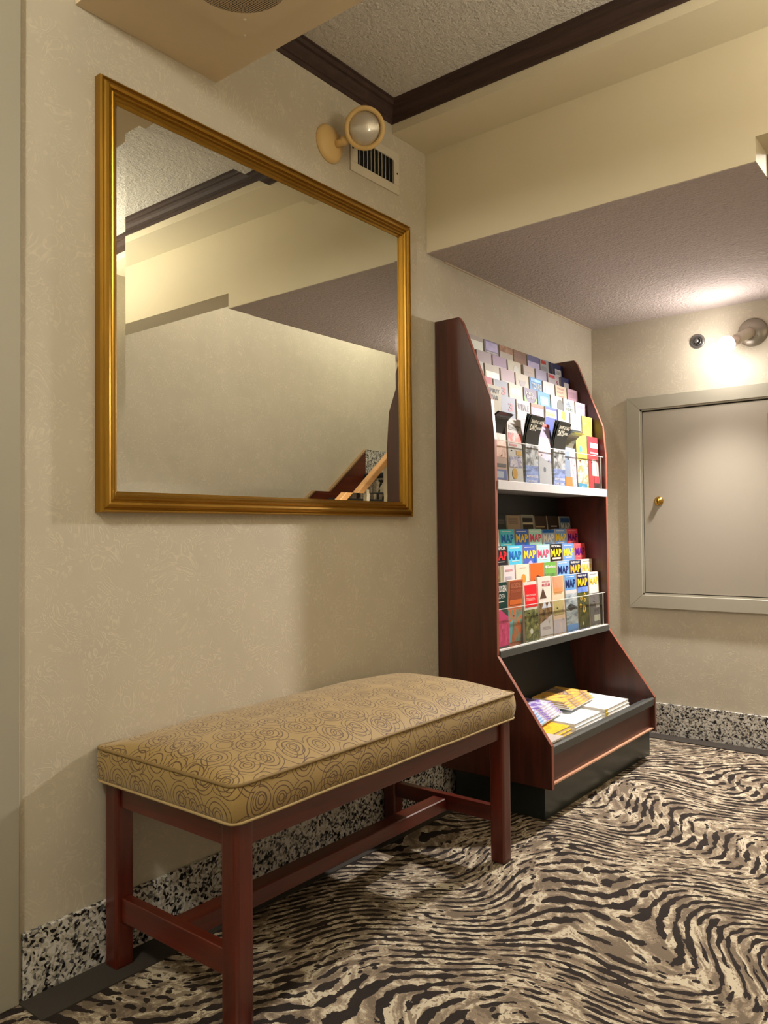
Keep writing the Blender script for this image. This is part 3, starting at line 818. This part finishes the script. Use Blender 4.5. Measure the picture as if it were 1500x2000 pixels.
# front row: brochures behind clear acrylic
B('T5', 0, (216, 176, 160), [('p', 0, .02, 1, .15, photo('rose_arch', [(170, 120, 110), (214, 170, 156), (232, 200, 190)], 14, (3, 1, 1))), ('r', .3, .176, .92, .190, (70, 60, 66)), ('r', .05, .20, .92, .24, (80, 104, 190)), ('r', .08, .207, .72, .233, (206, 214, 236))], 'rose pink brochure with a blue label, leftmost', dz=-.075, vo=.055, thick=.008)
B('T5', 1, (232, 226, 224), [('p', .05, .06, .95, .10, photo('red_coat', [(60, 50, 60), (220, 70, 50), (230, 220, 220)], 18)), ('r', .1, .106, .6, .114, (214, 110, 110)), ('r', .55, .13, .95, .15, (236, 180, 60)), ('p', .05, .155, .95, .20, CITY), ('c', .4, .226, .022, (240, 180, 40)), ('l', .1, .9, .03, 4, (90, 84, 60))], 'white brochure with an orange disc', h=.27, dz=-.005)
B('T5', 3, (206, 186, 232), [('r', 0, 0, 1, .014, (236, 90, 80)), ('p', 0, .06, 1, .16, photo('blue_dive', [(130, 150, 226), (170, 190, 240), (230, 200, 200), (80, 90, 160)], 14)), ('q', [(0, .14), (1, .17), (1, .266), (0, .266)], (228, 228, 240)), ('c', .45, .20, .012, (120, 130, 150))], 'lavender and blue brochure with a red top band', h=.28)
B('T5', 5, (170, 190, 230), [('p', .45, .08, 1, .262, photo('pier', [(150, 120, 120), (190, 180, 200), (110, 110, 130)], 20, (4, 1, 1))), ('r', 0, .20, .6, .262, (240, 160, 70)), ('l', .1, .5, .24, 2, (200, 110, 50))], 'sky blue brochure with an orange corner', dz=-.085, vo=.065, thick=.008)
B('T5', 6, (236, 226, 90), [('c', .4, .07, .016, (90, 170, 190)), ('p', 0, .12, 1, .24, FEST), ('r', 0, .232, .85, .262, (60, 170, 220)), ('t', 'tix', .45, .247, .3, .014, (200, 236, 250))], 'yellow topped brochure with a cyan foot', h=.27, dz=-.012)
B('T5', 7, (226, 50, 60), [('r', .2, .03, 1, .055, (240, 200, 200)), ('r', .2, .075, 1, .082, (240, 200, 200)), ('r', .3, .11, .95, .19, (240, 232, 230)), ('q', [(.3, .11), (.62, .10), (.95, .135), (.95, .11)], (214, 60, 70)), ('r', .5, .19, 1, .225, (220, 60, 80)), ('r', .45, .225, 1, .26, (50, 20, 30))], 'red and white brochure, rightmost', h=.27, dz=-.012, w=.112)

def leaflet(k, x_foot, h, bend, start, lab, elems, w=.112, base=(26, 28, 30), t=.0022, twist=0.0, dy=0.0, back=(96, 104, 92), lower=None, cut=.52):
    """a thin leaflet standing in the pocket whose free end curls forward over the acrylic front"""
    root = empty('brochure', lab, 'brochure', (x_foot, COLY[k] + CW / 2 + dy, 1.2600), (0, 0, math.pi / 2), GRPU)
    n = 60; tab = [(0.0, 0.0)]
    for i in range(n):
        a = bend * max(0, (i / n - start)) / (1 - start)
        f, u = tab[-1]; tab.append((f + math.sin(a) * h / n, u + math.cos(a) * h / n))
    def pt(s): return tab[min(n, int(round(n * s)))]
    N = 20
    def sheet(i0, i1, mat, nm):
        bm = bmesh.new(); F = []; Bk = []
        for i in range(i0, i1 + 1):
            f, u = pt(i / N); tw = twist * (i / N)
            F.append([bm.verts.new((-w / 2 + tw, -f, u)), bm.verts.new((w / 2 + tw, -f, u))])
            Bk.append([bm.verts.new((-w / 2 + tw, -f + t, u)), bm.verts.new((w / 2 + tw, -f + t, u))])
        for i in range(i1 - i0):
            bm.faces.new((F[i][0], F[i][1], F[i + 1][1], F[i + 1][0])).material_index = 0
            bm.faces.new((Bk[i][1], Bk[i][0], Bk[i + 1][0], Bk[i + 1][1])).material_index = 1
            bm.faces.new((F[i][1], Bk[i][1], Bk[i + 1][1], F[i + 1][1])).material_index = 1
            bm.faces.new((Bk[i][0], F[i][0], F[i + 1][0], Bk[i + 1][0])).material_index = 1
        bm.faces.new((F[-1][0], F[-1][1], Bk[-1][1], Bk[-1][0])).material_index = 1
        bm.faces.new((F[0][1], F[0][0], Bk[0][0], Bk[0][1])).material_index = 1
        me = to_mesh(bm, nm); me.materials.append(mat); me.materials.append(flat(back, .5))
        return link(nm, me, None, root)
    if lower is not None:
        c = int(cut * N)
        c1 = int(cut * N * .55)
        sheet(0, c1, lower[1], 'lake_picture'); sheet(c1, c, lower[0], 'mountain_picture'); sheet(c, N, flat(base, .22), 'cover')
    else: sheet(0, N, flat(base, .22), 'cover')
    for s_, u, sv, tw_, th, c in elems:
        f, up = pt(sv); f2, up2 = pt(min(1, sv + .05)); ang = math.atan2(f2 - f, up2 - up)
        o = link('lettering', text_mesh(s_).copy(), flat(c, .35), root, (-w / 2 + u * w + twist * sv, -f - .0012, up), (ang, 0, 0)); o.scale = (tw_ * w, 1, th)
    return root
CRM = (226, 222, 204)
for kk_, nm in ((2, 'left'), (4, 'right')):
    for q in range(3):
        el = [('BANFF & LAKE', .52, .92, .86, .015, CRM), ('DAYS', .36, .83, .5, .026, CRM), ('OUTSIDE', .80, .84, .3, .010, CRM),
              ('BANFF ROCKIES', .5, .15, .86, .010, (240, 236, 240)), ('LAKE TOURS', .5, .09, .7, .009, (236, 230, 236))] if q == 2 else []
        pos = ('rearmost', 'middle', 'front')[q]
        leaflet(kk_, .2440 + q * .0038, .305 - q * .003, .30 + q * .10, .50, '%s of three curling black-topped mountain leaflets, %s stack of the front row' % (pos, nm), el, dy=-.004 + q * .003, lower=(MTN, LAKE), cut=.60)
for q in range(2):
    leaflet(0, .2275 + q * .0036, .300, 1.05 + q * .15, .68, ('upper', 'lower')[q] + ' black booklet curling forward beside the left side panel',
            [('STORIES', .5, .90, .6, .010, (120, 120, 124))] if q else [], base=(22, 24, 30), twist=.006)
for q in range(3):
    leaflet(5, .2245 + q * .0034, .292, 1.10 + q * .22, .66, '%s of three grey booklets curling forward above the sky blue brochure' % ('rearmost', 'middle', 'front')[q], [], base=((60, 62, 64), (120, 124, 126), (104, 102, 90))[q], twist=.008, back=(170, 176, 176))

# ---- lower display, back row: the shelf's shade is put into its colours
B('B0', 2, (50, 56, 56), [('l', .2, .9, .02, 4, (90, 86, 80))], 'dark grey brochure, leftmost')
B('B0', 3, (170, 150, 126), [('l', .1, .9, .012, 6, (110, 84, 66))], 'beige brochure with brown stripes of print')
B('B0', 4, (150, 150, 140), [('r', .1, .014, .9, .034, (40, 38, 34)), ('r', .1, .038, .9, .043, (214, 200, 160)), ('r', .1, .045, .9, .08, (52, 42, 30))], 'grey brochure with a black block', dz=.004)
B('B0', 5, (60, 44, 32), [('r', .05, .05, .8, .054, (190, 170, 120))], 'dark brown brochure, left of two')
B('B0', 6, (50, 38, 30), [('r', .25, .046, .8, .052, (170, 160, 140))], 'dark brown brochure, right of two')
B('B0', 7, (110, 124, 134), [('r', .1, .008, .9, .03, (36, 70, 120)), ('t', 'MAP', .5, .05, .84, .032, (206, 206, 200))], 'grey MAP folder with a dark blue band, rightmost')

def mapf(tier, k, base, ink, look, top=None, word='MAP', title=None, tcol=WHITE, **kw):
    el = []
    if top: el.append(('r', .0, .0, 1, .016, top))
    if title: el.append(('t', title, .5, .010, .8, .010, tcol))
    else: el.append(('l', .12, .9, .008, 1, tcol))
    el.append(('t', word, .5, .040, .88, .036, ink, .035))
    el += kw.pop('extra', [('l', .2, .8, .064, 1, tcol)])
    kw.setdefault('w', .120); B(tier, k, base, el, look, thick=.018, **kw)
YEL = (240, 206, 50)
mapf('A', 1, (226, 220, 214), (206, 40, 50), 'white MAP folder cut off by the side panel')
mapf('A', 2, (90, 206, 226), (40, 110, 200), 'cyan MAP folder with blue letters')
mapf('A', 3, (70, 110, 200), YEL, 'blue MAP folder with yellow letters, left one', extra=[('c', .88, .066, .012, (30, 120, 210)), ('c', .5, .09, .022, (180, 176, 230))])
mapf('A', 4, (170, 226, 214), (220, 80, 110), 'mint MAP folder with pink letters')
mapf('A', 5, (150, 176, 206), WHITE, 'pale blue MAP folder with white letters', top=(20, 110, 200), title='VICTORIA', tcol=(10, 50, 120), dz=-.002)
mapf('A', 6, (120, 160, 220), YEL, 'light blue MAP folder with yellow letters, right one')
mapf('A', 7, (226, 80, 100), (90, 20, 110), 'coral MAP folder with purple letters, rightmost', tcol=(240, 150, 150))
mapf('B', 1, (30, 24, 28), (230, 30, 40), 'black MAP folder with red letters', title='WHISTLER')
mapf('B', 2, (84, 190, 226), (30, 110, 200), 'cyan MAP folder with blue letters')
mapf('B', 3, (74, 96, 180), YEL, 'blue MAP folder with yellow letters, left one', extra=[('c', .88, .066, .012, (30, 90, 190)), ('c', .5, .09, .022, (180, 170, 220))])
mapf('B', 4, (160, 216, 206), (226, 70, 110), 'mint MAP folder with pink letters')
mapf('B', 5, (24, 22, 20), (240, 206, 30), 'black MAP folder with yellow letters', title='VICTORIA', extra=[('r', .15, .062, .85, .070, (226, 200, 190))])
mapf('B', 6, (100, 136, 190), YEL, 'steel blue MAP folder with yellow letters')
mapf('B', 7, (226, 80, 90), (84, 26, 110), 'coral MAP folder with purple letters, rightmost', tcol=(240, 160, 150))
B('C', 0, (216, 206, 180), [('p', .3, .01, 1, .1, GARD)], 'cream brochure with a garden picture, half hidden')
B('C', 1, (226, 218, 222), [('p', 0, .0, .25, .1, photo('trunk', [(120, 120, 90), (190, 186, 160)], 16, (4, 1, 1))), ('l', .35, .9, .018, 2, (206, 120, 130)), ('l', .35, .85, .045, 5, (190, 186, 206))], 'white brochure with red title lines', w=.118)
B('C', 2, (232, 220, 200), [('c', .55, .062, .020, (240, 150, 60)), ('l', .3, .8, .014, 1, (214, 150, 140)), ('r', .8, .075, 1, .1, (80, 50, 30))], 'cream brochure with an orange fruit')
B('C', 3, (226, 104, 40), [('q', [(.25, .075), (.5, .052), (.8, .06), (.9, .075)], (90, 60, 50))], 'orange brochure', w=.12)
B('C', 4, (110, 164, 76), [('t', 'Gardens', .56, .020, .7, .013, WHITE), ('c', .14, .020, .007, WHITE), ('p', .05, .05, .95, .09, photo('hedge', [(70, 110, 50), (120, 160, 90)], 30))], 'green brochure with white script')
mapf('C', 5, (120, 164, 220), (26, 36, 96), 'light blue MAP folder with navy letters')
mapf('C', 6, (34, 40, 74), (240, 180, 40), 'navy MAP folder with golden letters', title='FRASER VALLEY')
mapf('C', 7, (230, 222, 196), (214, 178, 70), 'cream MAP folder with gold letters, rightmost', tcol=(150, 150, 160))
B('D', 0, (20, 56, 50), [('t', 'DARUSEN', .5, .026, .9, .026, WHITE), ('t', 'GARDEN', .45, .055, .8, .018, (206, 214, 206)), ('l', .2, .8, .076, 1, WHITE), ('q', [(0, .12), (.45, .105), (1, .14), (1, .252), (0, .252)], (214, 50, 120)), ('p', 0, .15, 1, .25, PINKF)], 'dark green GARDEN brochure over pink petals, leftmost', dy=.004)
B('D', 1, (200, 110, 70), [('r', .1, .006, .95, .08, (150, 76, 50)), ('t', 'BLOEDEL', .5, .022, .76, .020, (190, 120, 90)), ('t', 'CONSERVATORY', .5, .046, .76, .012, (196, 110, 80)), ('r', .1, .08, .95, .1, (214, 110, 50)), ('p', 0, .12, 1, .252, PARR), ('q', [(.1, .17), (.35, .16), (.3, .252), (.05, .252)], (120, 190, 200))], 'terracotta brochure with a parrot picture, bowed', dz=.004, lean=.05, dx=.006)
B('D', 2, (222, 216, 208), [('r', .08, .012, .98, .105, (226, 36, 44)), ('t', 'VAN DUSEN', .5, .055, .76, .008, (240, 200, 190)), ('l', .16, .9, .066, 3, (240, 170, 160)), ('p', .0, .115, 1, .252, GARD), ('c', .45, .205, .012, (232, 230, 220))], 'brochure with a red panel over a garden picture', dz=-.012)
B('D', 3, (222, 212, 202), [('t', 'VANCOUVER', .62, .022, .6, .008, (200, 120, 130)), ('t', 'MUSEUM', .62, .036, .6, .013, (196, 60, 90)), ('q', [(.1, .092), (.36, .048), (.62, .092)], (84, 62, 50)), ('p', 0, .112, 1, .205, AUT), ('q', [(.2, .135), (.42, .10), (.6, .135)], (214, 220, 236)), ('q', [(.6, .135), (.78, .105), (.95, .135)], (222, 224, 236)), ('q', [(0, .2), (1, .165), (1, .252), (0, .252)], (214, 206, 206)), ('l', .2, .85, .215, 3, (150, 130, 140)), ('c', .55, .178, .007, (200, 130, 110))], 'pale MUSEUM brochure with a tent picture', w=.118, dz=.004)
B('D', 4, (226, 196, 166), [('p', .1, .0, .95, .07, photo('coral_sand', [(214, 130, 100), (226, 160, 120)], 12)), ('l', .15, .9, .052, 6, (200, 140, 60)), ('p', .1, .105, .9, .17, photo('olive_view', [(150, 150, 100), (190, 170, 110), (130, 140, 130)], 22)), ('p', .0, .19, 1, .252, photo('pale_water', [(160, 170, 210), (226, 190, 140)], 14)), ], 'sand and coral brochure')
mapf('D', 5, (100, 150, 206), (26, 44, 100), 'blue MAP folder over a seaplane picture', extra=[('r', 0, .07, 1, .085, (200, 196, 196)), ('p', 0, .085, 1, .225, SEA), ('q', [(.05, .145), (.4, .13), (.98, .150), (.4, .165)], (70, 74, 80)), ('r', 0, .225, 1, .252, (100, 150, 210))], w=.116)
mapf('D', 6, (26, 32, 84), (246, 200, 30), 'navy MAP folder over sunflowers', title='FRASER VALLEY', extra=[('p', 0, .064, 1, .088, photo('blue_river', [(70, 100, 180), (130, 160, 220)], 14)), ('p', 0, .088, 1, .252, SUNF)] + [('c', u, v, r, c) for u, v, r0 in ((.3, .115, .011), (.62, .10, .009), (.6, .125, .010), (.2, .15, .011), (.5, .165, .018)) for r, c in ((r0, (232, 190, 70)), (r0 * .5, (80, 60, 20)))] + [('c', .35, .232, .008, (190, 180, 130))], w=.118)
mapf('D', 7, (230, 224, 206), (222, 186, 60), 'cream MAP folder with gold letters over a dark picture', tcol=(140, 140, 160), extra=[('p', .0, .10, 1, .252, photo('dusk', [(70, 66, 66), (110, 104, 104), (90, 96, 84)], 18)), ('r', .35, .205, .95, .235, (190, 190, 170)), ('r', .6, .15, .92, .172, (190, 186, 180))], w=.112)

# ------------------------------------------------------------------ magazines in the bin
GM = 'magazines in the rack bin'
def magazine(x, y, z, lx, ly, t, pitch, roll, yaw, cover, edge, band, label, pages=(236, 232, 224)):
    root = empty('magazine', label, 'magazine', (x, y, z), (roll, pitch, yaw), GM)
    bm = bmesh.new(); bm_box(bm, (-lx, -ly / 2, 0), (0, ly / 2, t * .92))
    link('page_block', to_mesh(bm), flat(pages, .6), root)
    bm = bmesh.new(); bm_box(bm, (-lx - .001, -ly / 2 - .001, t * .92), (.0008, ly / 2 + .001, t)); 
    link('cover', to_mesh(bm), cover if not isinstance(cover, tuple) else flat(cover, .3), root)
    if band:
        w_, c = band
        bm = bmesh.new(); bm_box(bm, (-.004, -ly / 2 - .0012, -.0003), (.0014, -ly / 2 + w_, t + .0006))
        link('spine_band', to_mesh(bm), flat(c, .4), root)
    return root
rm = random.Random(7)
ORD = ['lowest', 'second lowest', 'third', 'fourth', 'fifth', 'sixth', 'topmost', 'eighth', 'ninth']
# fanned towards the front: each sheet sits a little higher and further back
P2 = math.radians(2)
def fan(n, x, y, z, lx, ly, t, dx, yaw, cover, band, text, pages=(236, 232, 224), jit=.004):
    names = {6: ['lowest', 'second lowest', 'third lowest', 'third from the top', 'second from the top', 'topmost'], 4: ['lowest', 'second lowest', 'second from the top', 'topmost']}[n]
    for i in range(n):
        magazine(x - i * dx, y + rm.uniform(-jit, jit), z + i * (t + .0012), lx, ly, t, P2, 0, math.radians(yaw), cover, None, band, text + ', ' + names[i])
fan(6, .434, 2.862, .209, .20, .225, .0118, .006, 1, photo('gold_cover', [(214, 150, 30), (240, 190, 50), (180, 110, 40)], 16), (.020, (222, 180, 30)), 'thick white edged magazine with golden cover in the left front stack')
fan(6, .434, 3.135, .209, .20, .270, .0122, .005, 1, photo('ice_cover', [(200, 214, 226), (226, 230, 232), (160, 180, 206)], 14), None, 'white edged pale magazine in the middle front stack')
fan(6, .434, 3.430, .209, .20, .270, .0130, .004, 1, flat((232, 230, 226), .3), (.018, (196, 170, 60)), 'white edged gold-banded magazine in the right front stack')
fan(6, .330, 2.930, .302, .15, .33, .0060, .010, 7, photo('violet_cover', [(60, 40, 120), (120, 90, 170), (226, 226, 236), (150, 190, 230)], 12), (.13, (150, 190, 230)), 'violet and blue magazine in the rear left fan', pages=(96, 80, 130))
fan(4, .318, 3.29, .306, .15, .29, .0065, .012, 5, photo('amber_cover', [(226, 140, 60), (236, 190, 90), (120, 90, 80), (230, 226, 220)], 14), None, 'orange and white magazine in the rear right fan')
magazine(.480, 2.703, .2945, .080, .112, .006, 0, 0, math.radians(2), (206, 196, 190), None, None, 'small grey white booklet lying on the front left rail')

# ------------------------------------------------------------------ wall fittings
# bare bulb lamp
wl = empty('wall_lamp', 'bare lit bulb on a round nickel wall plate above the hatch', 'lamp', (0.843, YB, 2.045))
plate = lathe('back_plate', [(0, .0), (.070, 0), (.070, .006), (.064, .012), (.020, .016), (0, .016)], mat_paint('satin_nickel', (150, 142, 130), .3, .02), wl, 36, rot=(math.pi / 2, 0, 0))
plate.data.materials[0].node_tree.nodes['Principled BSDF'].inputs['Metallic'].default_value = .6
for sx, sz in ((-.012, .028), (.022, -.022)): lathe('screw', [(0, .0), (.004, 0), (.003, .0025), (0, .003)], M_STEEL, wl, 10, (sx, -.014, sz), (math.pi / 2, 0, 0))
bulb_c = Vector((0.763, 4.000, 1.971)); base_p = Vector((0.838, YB - .014, 2.045))
dirv = (bulb_c - base_p).normalized(); rq = dirv.to_track_quat('Z', 'Y').to_euler(); Lb = (bulb_c - base_p).length
so = lathe('socket', [(0, 0), (.024, 0), (.026, .030), (.027, Lb - .075), (.0255, Lb - .073), (0, Lb - .073)], mat_paint('socket_ivory', (206, 196, 182), .35, .02), wl, 24, base_p - wl.location, rq)
lathe('bulb_collar', [(.016, -.075), (.020, -.060), (.030, -.034), (.0375, -.010), (.0365, -.009), (0, -.011)], mat_paint('bulb_collar_white', (232, 214, 208), .4, .02), wl, 24, bulb_c - wl.location, rq)
gb = lathe('bulb', [(.0375, -.010), (.039, .004), (.0365, .018), (.028, .031), (.014, .039), (0, .041)], mat_emit('bulb_glow', BULB_COLOR, BULB_STRENGTH), wl, 20, bulb_c - wl.location, rq)

bd_ = bpy.data.lights.new('bulb_beam', 'SPOT'); bd_.energy = BULB_BEAM; bd_.color = BULB_COLOR; bd_.shadow_soft_size = .035
bd_.spot_size = math.radians(132); bd_.spot_blend = 1.0
bo_ = bpy.data.objects.new('bulb_beam', bd_); COL.objects.link(bo_); bo_.location = bulb_c + dirv * .082
bo_.rotation_euler = Vector((.02, .55, .83)).to_track_quat('Z', 'Y').to_euler()

# sprinkler
sp = empty('sprinkler', 'small chrome sprinkler head in a round escutcheon left of the lit bulb', 'sprinkler', (0.576, YB, 2.042), (math.pi / 2, 0, 0))
lathe('escutcheon', [(.022, .001), (.038, .0), (.038, .003), (.032, .006), (.024, .004)], M_STEEL, sp, 32)
lathe('recess', [(0, .001), (.024, .001), (.024, .002), (0, .002)], M_DARK, sp, 24)
lathe('cup', [(.020, .0), (.021, .010), (.018, .010), (.017, .002)], M_STEEL, sp, 24)
lathe('nozzle', [(0, .0), (.009, 0), (.008, .018), (.004, .022), (0, .022)], M_STEEL, sp, 16)
lathe('deflector', [(0, .022), (.013, .022), (.013, .0235), (0, .0235)], M_STEEL, sp, 12)

# emergency lamp
el = empty('emergency_light', 'beige round-headed emergency spotlight on the wall above the mirror', 'lamp', (0, 1.995, 2.424))
lathe('wall_plate', [(0, 0), (.066, 0), (.066, .004), (.055, .016), (.030, .024), (0, .026)], M_BEIGEP, el, 36, rot=(0, math.pi / 2, 0))
lathe('screw', [(0, 0), (.004, 0), (.003, .002), (0, .0022)], M_DARK, el, 10, (.018, -.032, .012), (0, math.pi / 2, 0))
hc = Vector((.125, 2.040, 2.455)) - el.location
tube('arm', [(.02, .012, -.004), (.045, .02, .0), (.075, .03, .012)], .013, M_BEIGEP, el, 12)
lathe('swivel', [(0, -.016), (.012, -.012), (.016, 0), (.012, .012), (0, .016)], M_BEIGEP, el, 16, (.052, .022, .004))
fd = Vector((.50, -.80, -.34)).normalized(); hr = fd.to_track_quat('Z', 'Y').to_euler()
hh_ = lathe('lamp_head', [(0, -.062), (.030, -.060), (.055, -.046), (.066, -.022), (.0695, .0), (.0695, .012), (.062, .015), (.0555, .012), (.0545, .004), (.052, -.005), (0, -.008)], M_BEIGEP, el, 40, hc, hr)
k = NT('ribbed_lens'); 
wv = k.node('ShaderNodeTexWave'); wv.inputs['Scale'].default_value = 90; k.link(k.obj(), wv.inputs[0])
k.base(lin((214, 208, 198))); k.b.inputs['Metallic'].default_value = .6; k.rough(.16); k.bump(wv.outputs['Fac'], .5, .001)
lathe('lens', [(0, .020), (.018, .019), (.036, .015), (.048, .009), (.0545, .002)], k.m, el, 40, hc, hr)

# air vent
ve = empty('air_vent', 'white metal air register high on the mirror wall', 'vent', (0, 2.246, 2.37))
vy0, vy1, vz0, vz1 = 2.104, 2.388, 2.372, 2.532; wy0, wy1, wz0, wz1 = 2.143, 2.357, 2.407, 2.500
def vc(o): return child(o, ve)
vc(boxes('register_frame', [((0, vy0, vz0), (.006, vy1, wz0)), ((0, vy0, wz1), (.006, vy1, vz1)), ((0, vy0, wz0), (.006, wy0, wz1)), ((0, wy1, wz0), (.006, vy1, wz1))], M_WHITEP, bevel=.0012))
vc(box('duct_opening', (0.0005, wy0, wz0), (.001, wy1, wz1), M_DARK))
for i in range(10):
    y = wy0 + (i + .5) * (wy1 - wy0) / 10
    o = vc(prism('louvre', [(.001, y + .0035), (.0022, y + .0045), (.009, y - .0028), (.0078, y - .0038)], 2, wz0 - .002, wz1 + .002, M_WHITEP))
for y, z in ((vy0 + .012, 2.455), (vy1 - .012, 2.452)):
    lathe('screw', [(0, 0), (.004, 0), (.003, .002), (0, .0022)], M_DARK, ve, 10, (.006, y - 2.246, z - 2.37), (0, math.pi / 2, 0))

# ceiling speaker in the bulkhead
spk = empty('ceiling_speaker', 'square ceiling speaker panel with a round mesh grille in the bulkhead', 'speaker', (.395, 1.243, 2.418))
TAN = mat_paint('speaker_tan', (214, 194, 160), .45, .05)
child(box('panel', (.225, 1.073, 2.410), (.565, 1.413, 2.418), TAN, bevel=.001), spk)
kg = NT('perforated_mesh'); vv = kg.node('ShaderNodeTexVoronoi'); vv.voronoi_dimensions = '2D'; vv.inputs['Scale'].default_value = 150; vv.inputs['Randomness'].default_value = 0.0
kg.link(kg.obj(), vv.inputs['Vector'])
kg.base(kg.mix(kg.math('LESS_THAN', vv.outputs['Distance'], .36), lin((190, 168, 132)), lin((50, 42, 32)))); kg.rough(.5)
lathe('grille', [(0, .005), (.09, .0035), (.132, -.001), (.136, -.004), (.136, 0)], kg.m, spk, 40, rot=(math.pi, 0, 0), loc=(0, 0, -.008))
for px, py in ((-.098, .108), (-.148, .152)):
    lathe('screw', [(0, 0), (.004, 0), (.003, .002), (0, .0022)], flat((230, 224, 206), .3), spk, 12, (px, py, -.008), (math.pi, 0, 0))

# ceiling fixtures: the sources of the warm light
cl = empty('ceiling_lamp', 'round white ceiling lamp behind the photographer', 'lamp', (1.05, -.5, 2.70))
lathe('housing', [(0, 0), (.15, 0), (.15, .02), (.14, .025), (0, .025)], M_WHITEP, cl, 32, rot=(math.pi, 0, 0))
cs = empty('ceiling_lamp', 'round ceiling lamp over the stairs', 'lamp', (1.75, 4.9, 3.3))
lathe('housing', [(0, 0), (.12, 0), (.12, .03), (0, .035)], M_WHITEP, cs, 32, rot=(math.pi, 0, 0))
sc_ = empty('wall_sconce', 'brass bowl uplight on the wall opposite the mirror', 'lamp', (XW, 1.72, 1.95))
lathe('wall_plate', [(0, 0), (.05, 0), (.05, .01), (0, .014)], M_BRASS, sc_, 24, rot=(0, -math.pi / 2, 0))
tube('arm', [(-.01, 0, 0), (-.07, 0, -.02), (-.12, 0, -.01)], .008, M_BRASS, sc_)
lathe('bowl', [(0, -.012), (.05, .0), (.085, .03), (.10, .07), (.096, .07), (.082, .035), (.05, .012), (0, .004)], M_BRASS, sc_, 28, (-.12, 0, 0))
lathe('glowing_disc', [(0, .046), (.085, .046)], mat_emit('uplight_glow', CEIL_COLOR, SCONCE_STRENGTH), sc_, 20, (-.12, 0, 0))
sd = empty('smoke_detector', 'small white smoke detector on the raised ceiling', 'detector', (1.43, 1.85, 2.70))
lathe('detector_body', [(0, 0), (.05, 0), (.05, .02), (.04, .032), (0, .034)], M_WHITEP, sd, 28, rot=(math.pi, 0, 0))

# ------------------------------------------------------------------ stairs seen in the mirror
st = empty('staircase', 'black carpeted stairs with a wooden handrail, seen in the mirror', 'stairs', (1.9, 3.1, 0))
SX0, SX1 = 1.48, XW
rise, run, sy = .1725, .215, 3.22
M_STCARP = mat_paint('black_stair_carpet', (30, 30, 34), .9, .5)
NST = 9
for i in range(NST):
    y = sy + i * run; z = (i + 1) * rise
    o = child(box('riser', (SX0, y, z - rise), (SX1 - .02, y + .02, z - .03), M_CARPET), st)
    yy = y + run + .03 if i < NST - 1 else 6.2
    o = child(box('tread', (SX0 - .01, y - .03, z - .04), (SX1 - .02, yy, z), M_STCARP, bevel=.014, seg=2), st)
slope = rise / run
zt = NST * rise
ys = sy + (NST - 1) * run
def zline(y, off): return (y - sy) * slope + off
child(prism('skirt_board', [(sy - .25, 0), (sy - .25, .17), (ys, zline(ys, .36)), (ys, zt - .05), (ys, zline(ys, -.1))], 0, XW - .02, XW - .002, mat_wood('skirt_mahogany', (70, 24, 12), (110, 48, 24), 'Y'), bevel=.001), st)
child(prism('skirt_cap', [(sy - .25, .17), (sy - .25, .185), (ys, zline(ys, .376)), (ys, zline(ys, .36))], 0, XW - .03, XW - .001, flat((150, 120, 84), .4)), st)
child(box('landing_baseboard', (XW - .02, ys, zt), (XW - .001, 6.19, zt + .20), M_GRANITE), st)
RAILW = mat_wood('handrail_oak', (170, 120, 66), (206, 156, 96), 'Y')
child(prism('handrail', [(sy - .05, .72), (sy - .05, .775), (ys + .1, zline(ys + .1, .815)), (ys + .1, zline(ys + .1, .76))], 0, SX0 + .02, SX0 + .07, RAILW, bevel=.004), st)
for i in range(NST):
    y = sy + i * run + .10
    child(box('baluster', (SX0 + .03, y, (i + 1) * rise), (SX0 + .058, y + .028, zline(y, .76)), flat((214, 204, 176), .4)), st)
child(prism('stringer', [(sy - .03, 0), (sy - .03, rise - .02), (ys, zt - .02), (6.19, zt - .02), (6.19, 0)], 0, SX0 - .02, SX0, M_RACK_H), st)
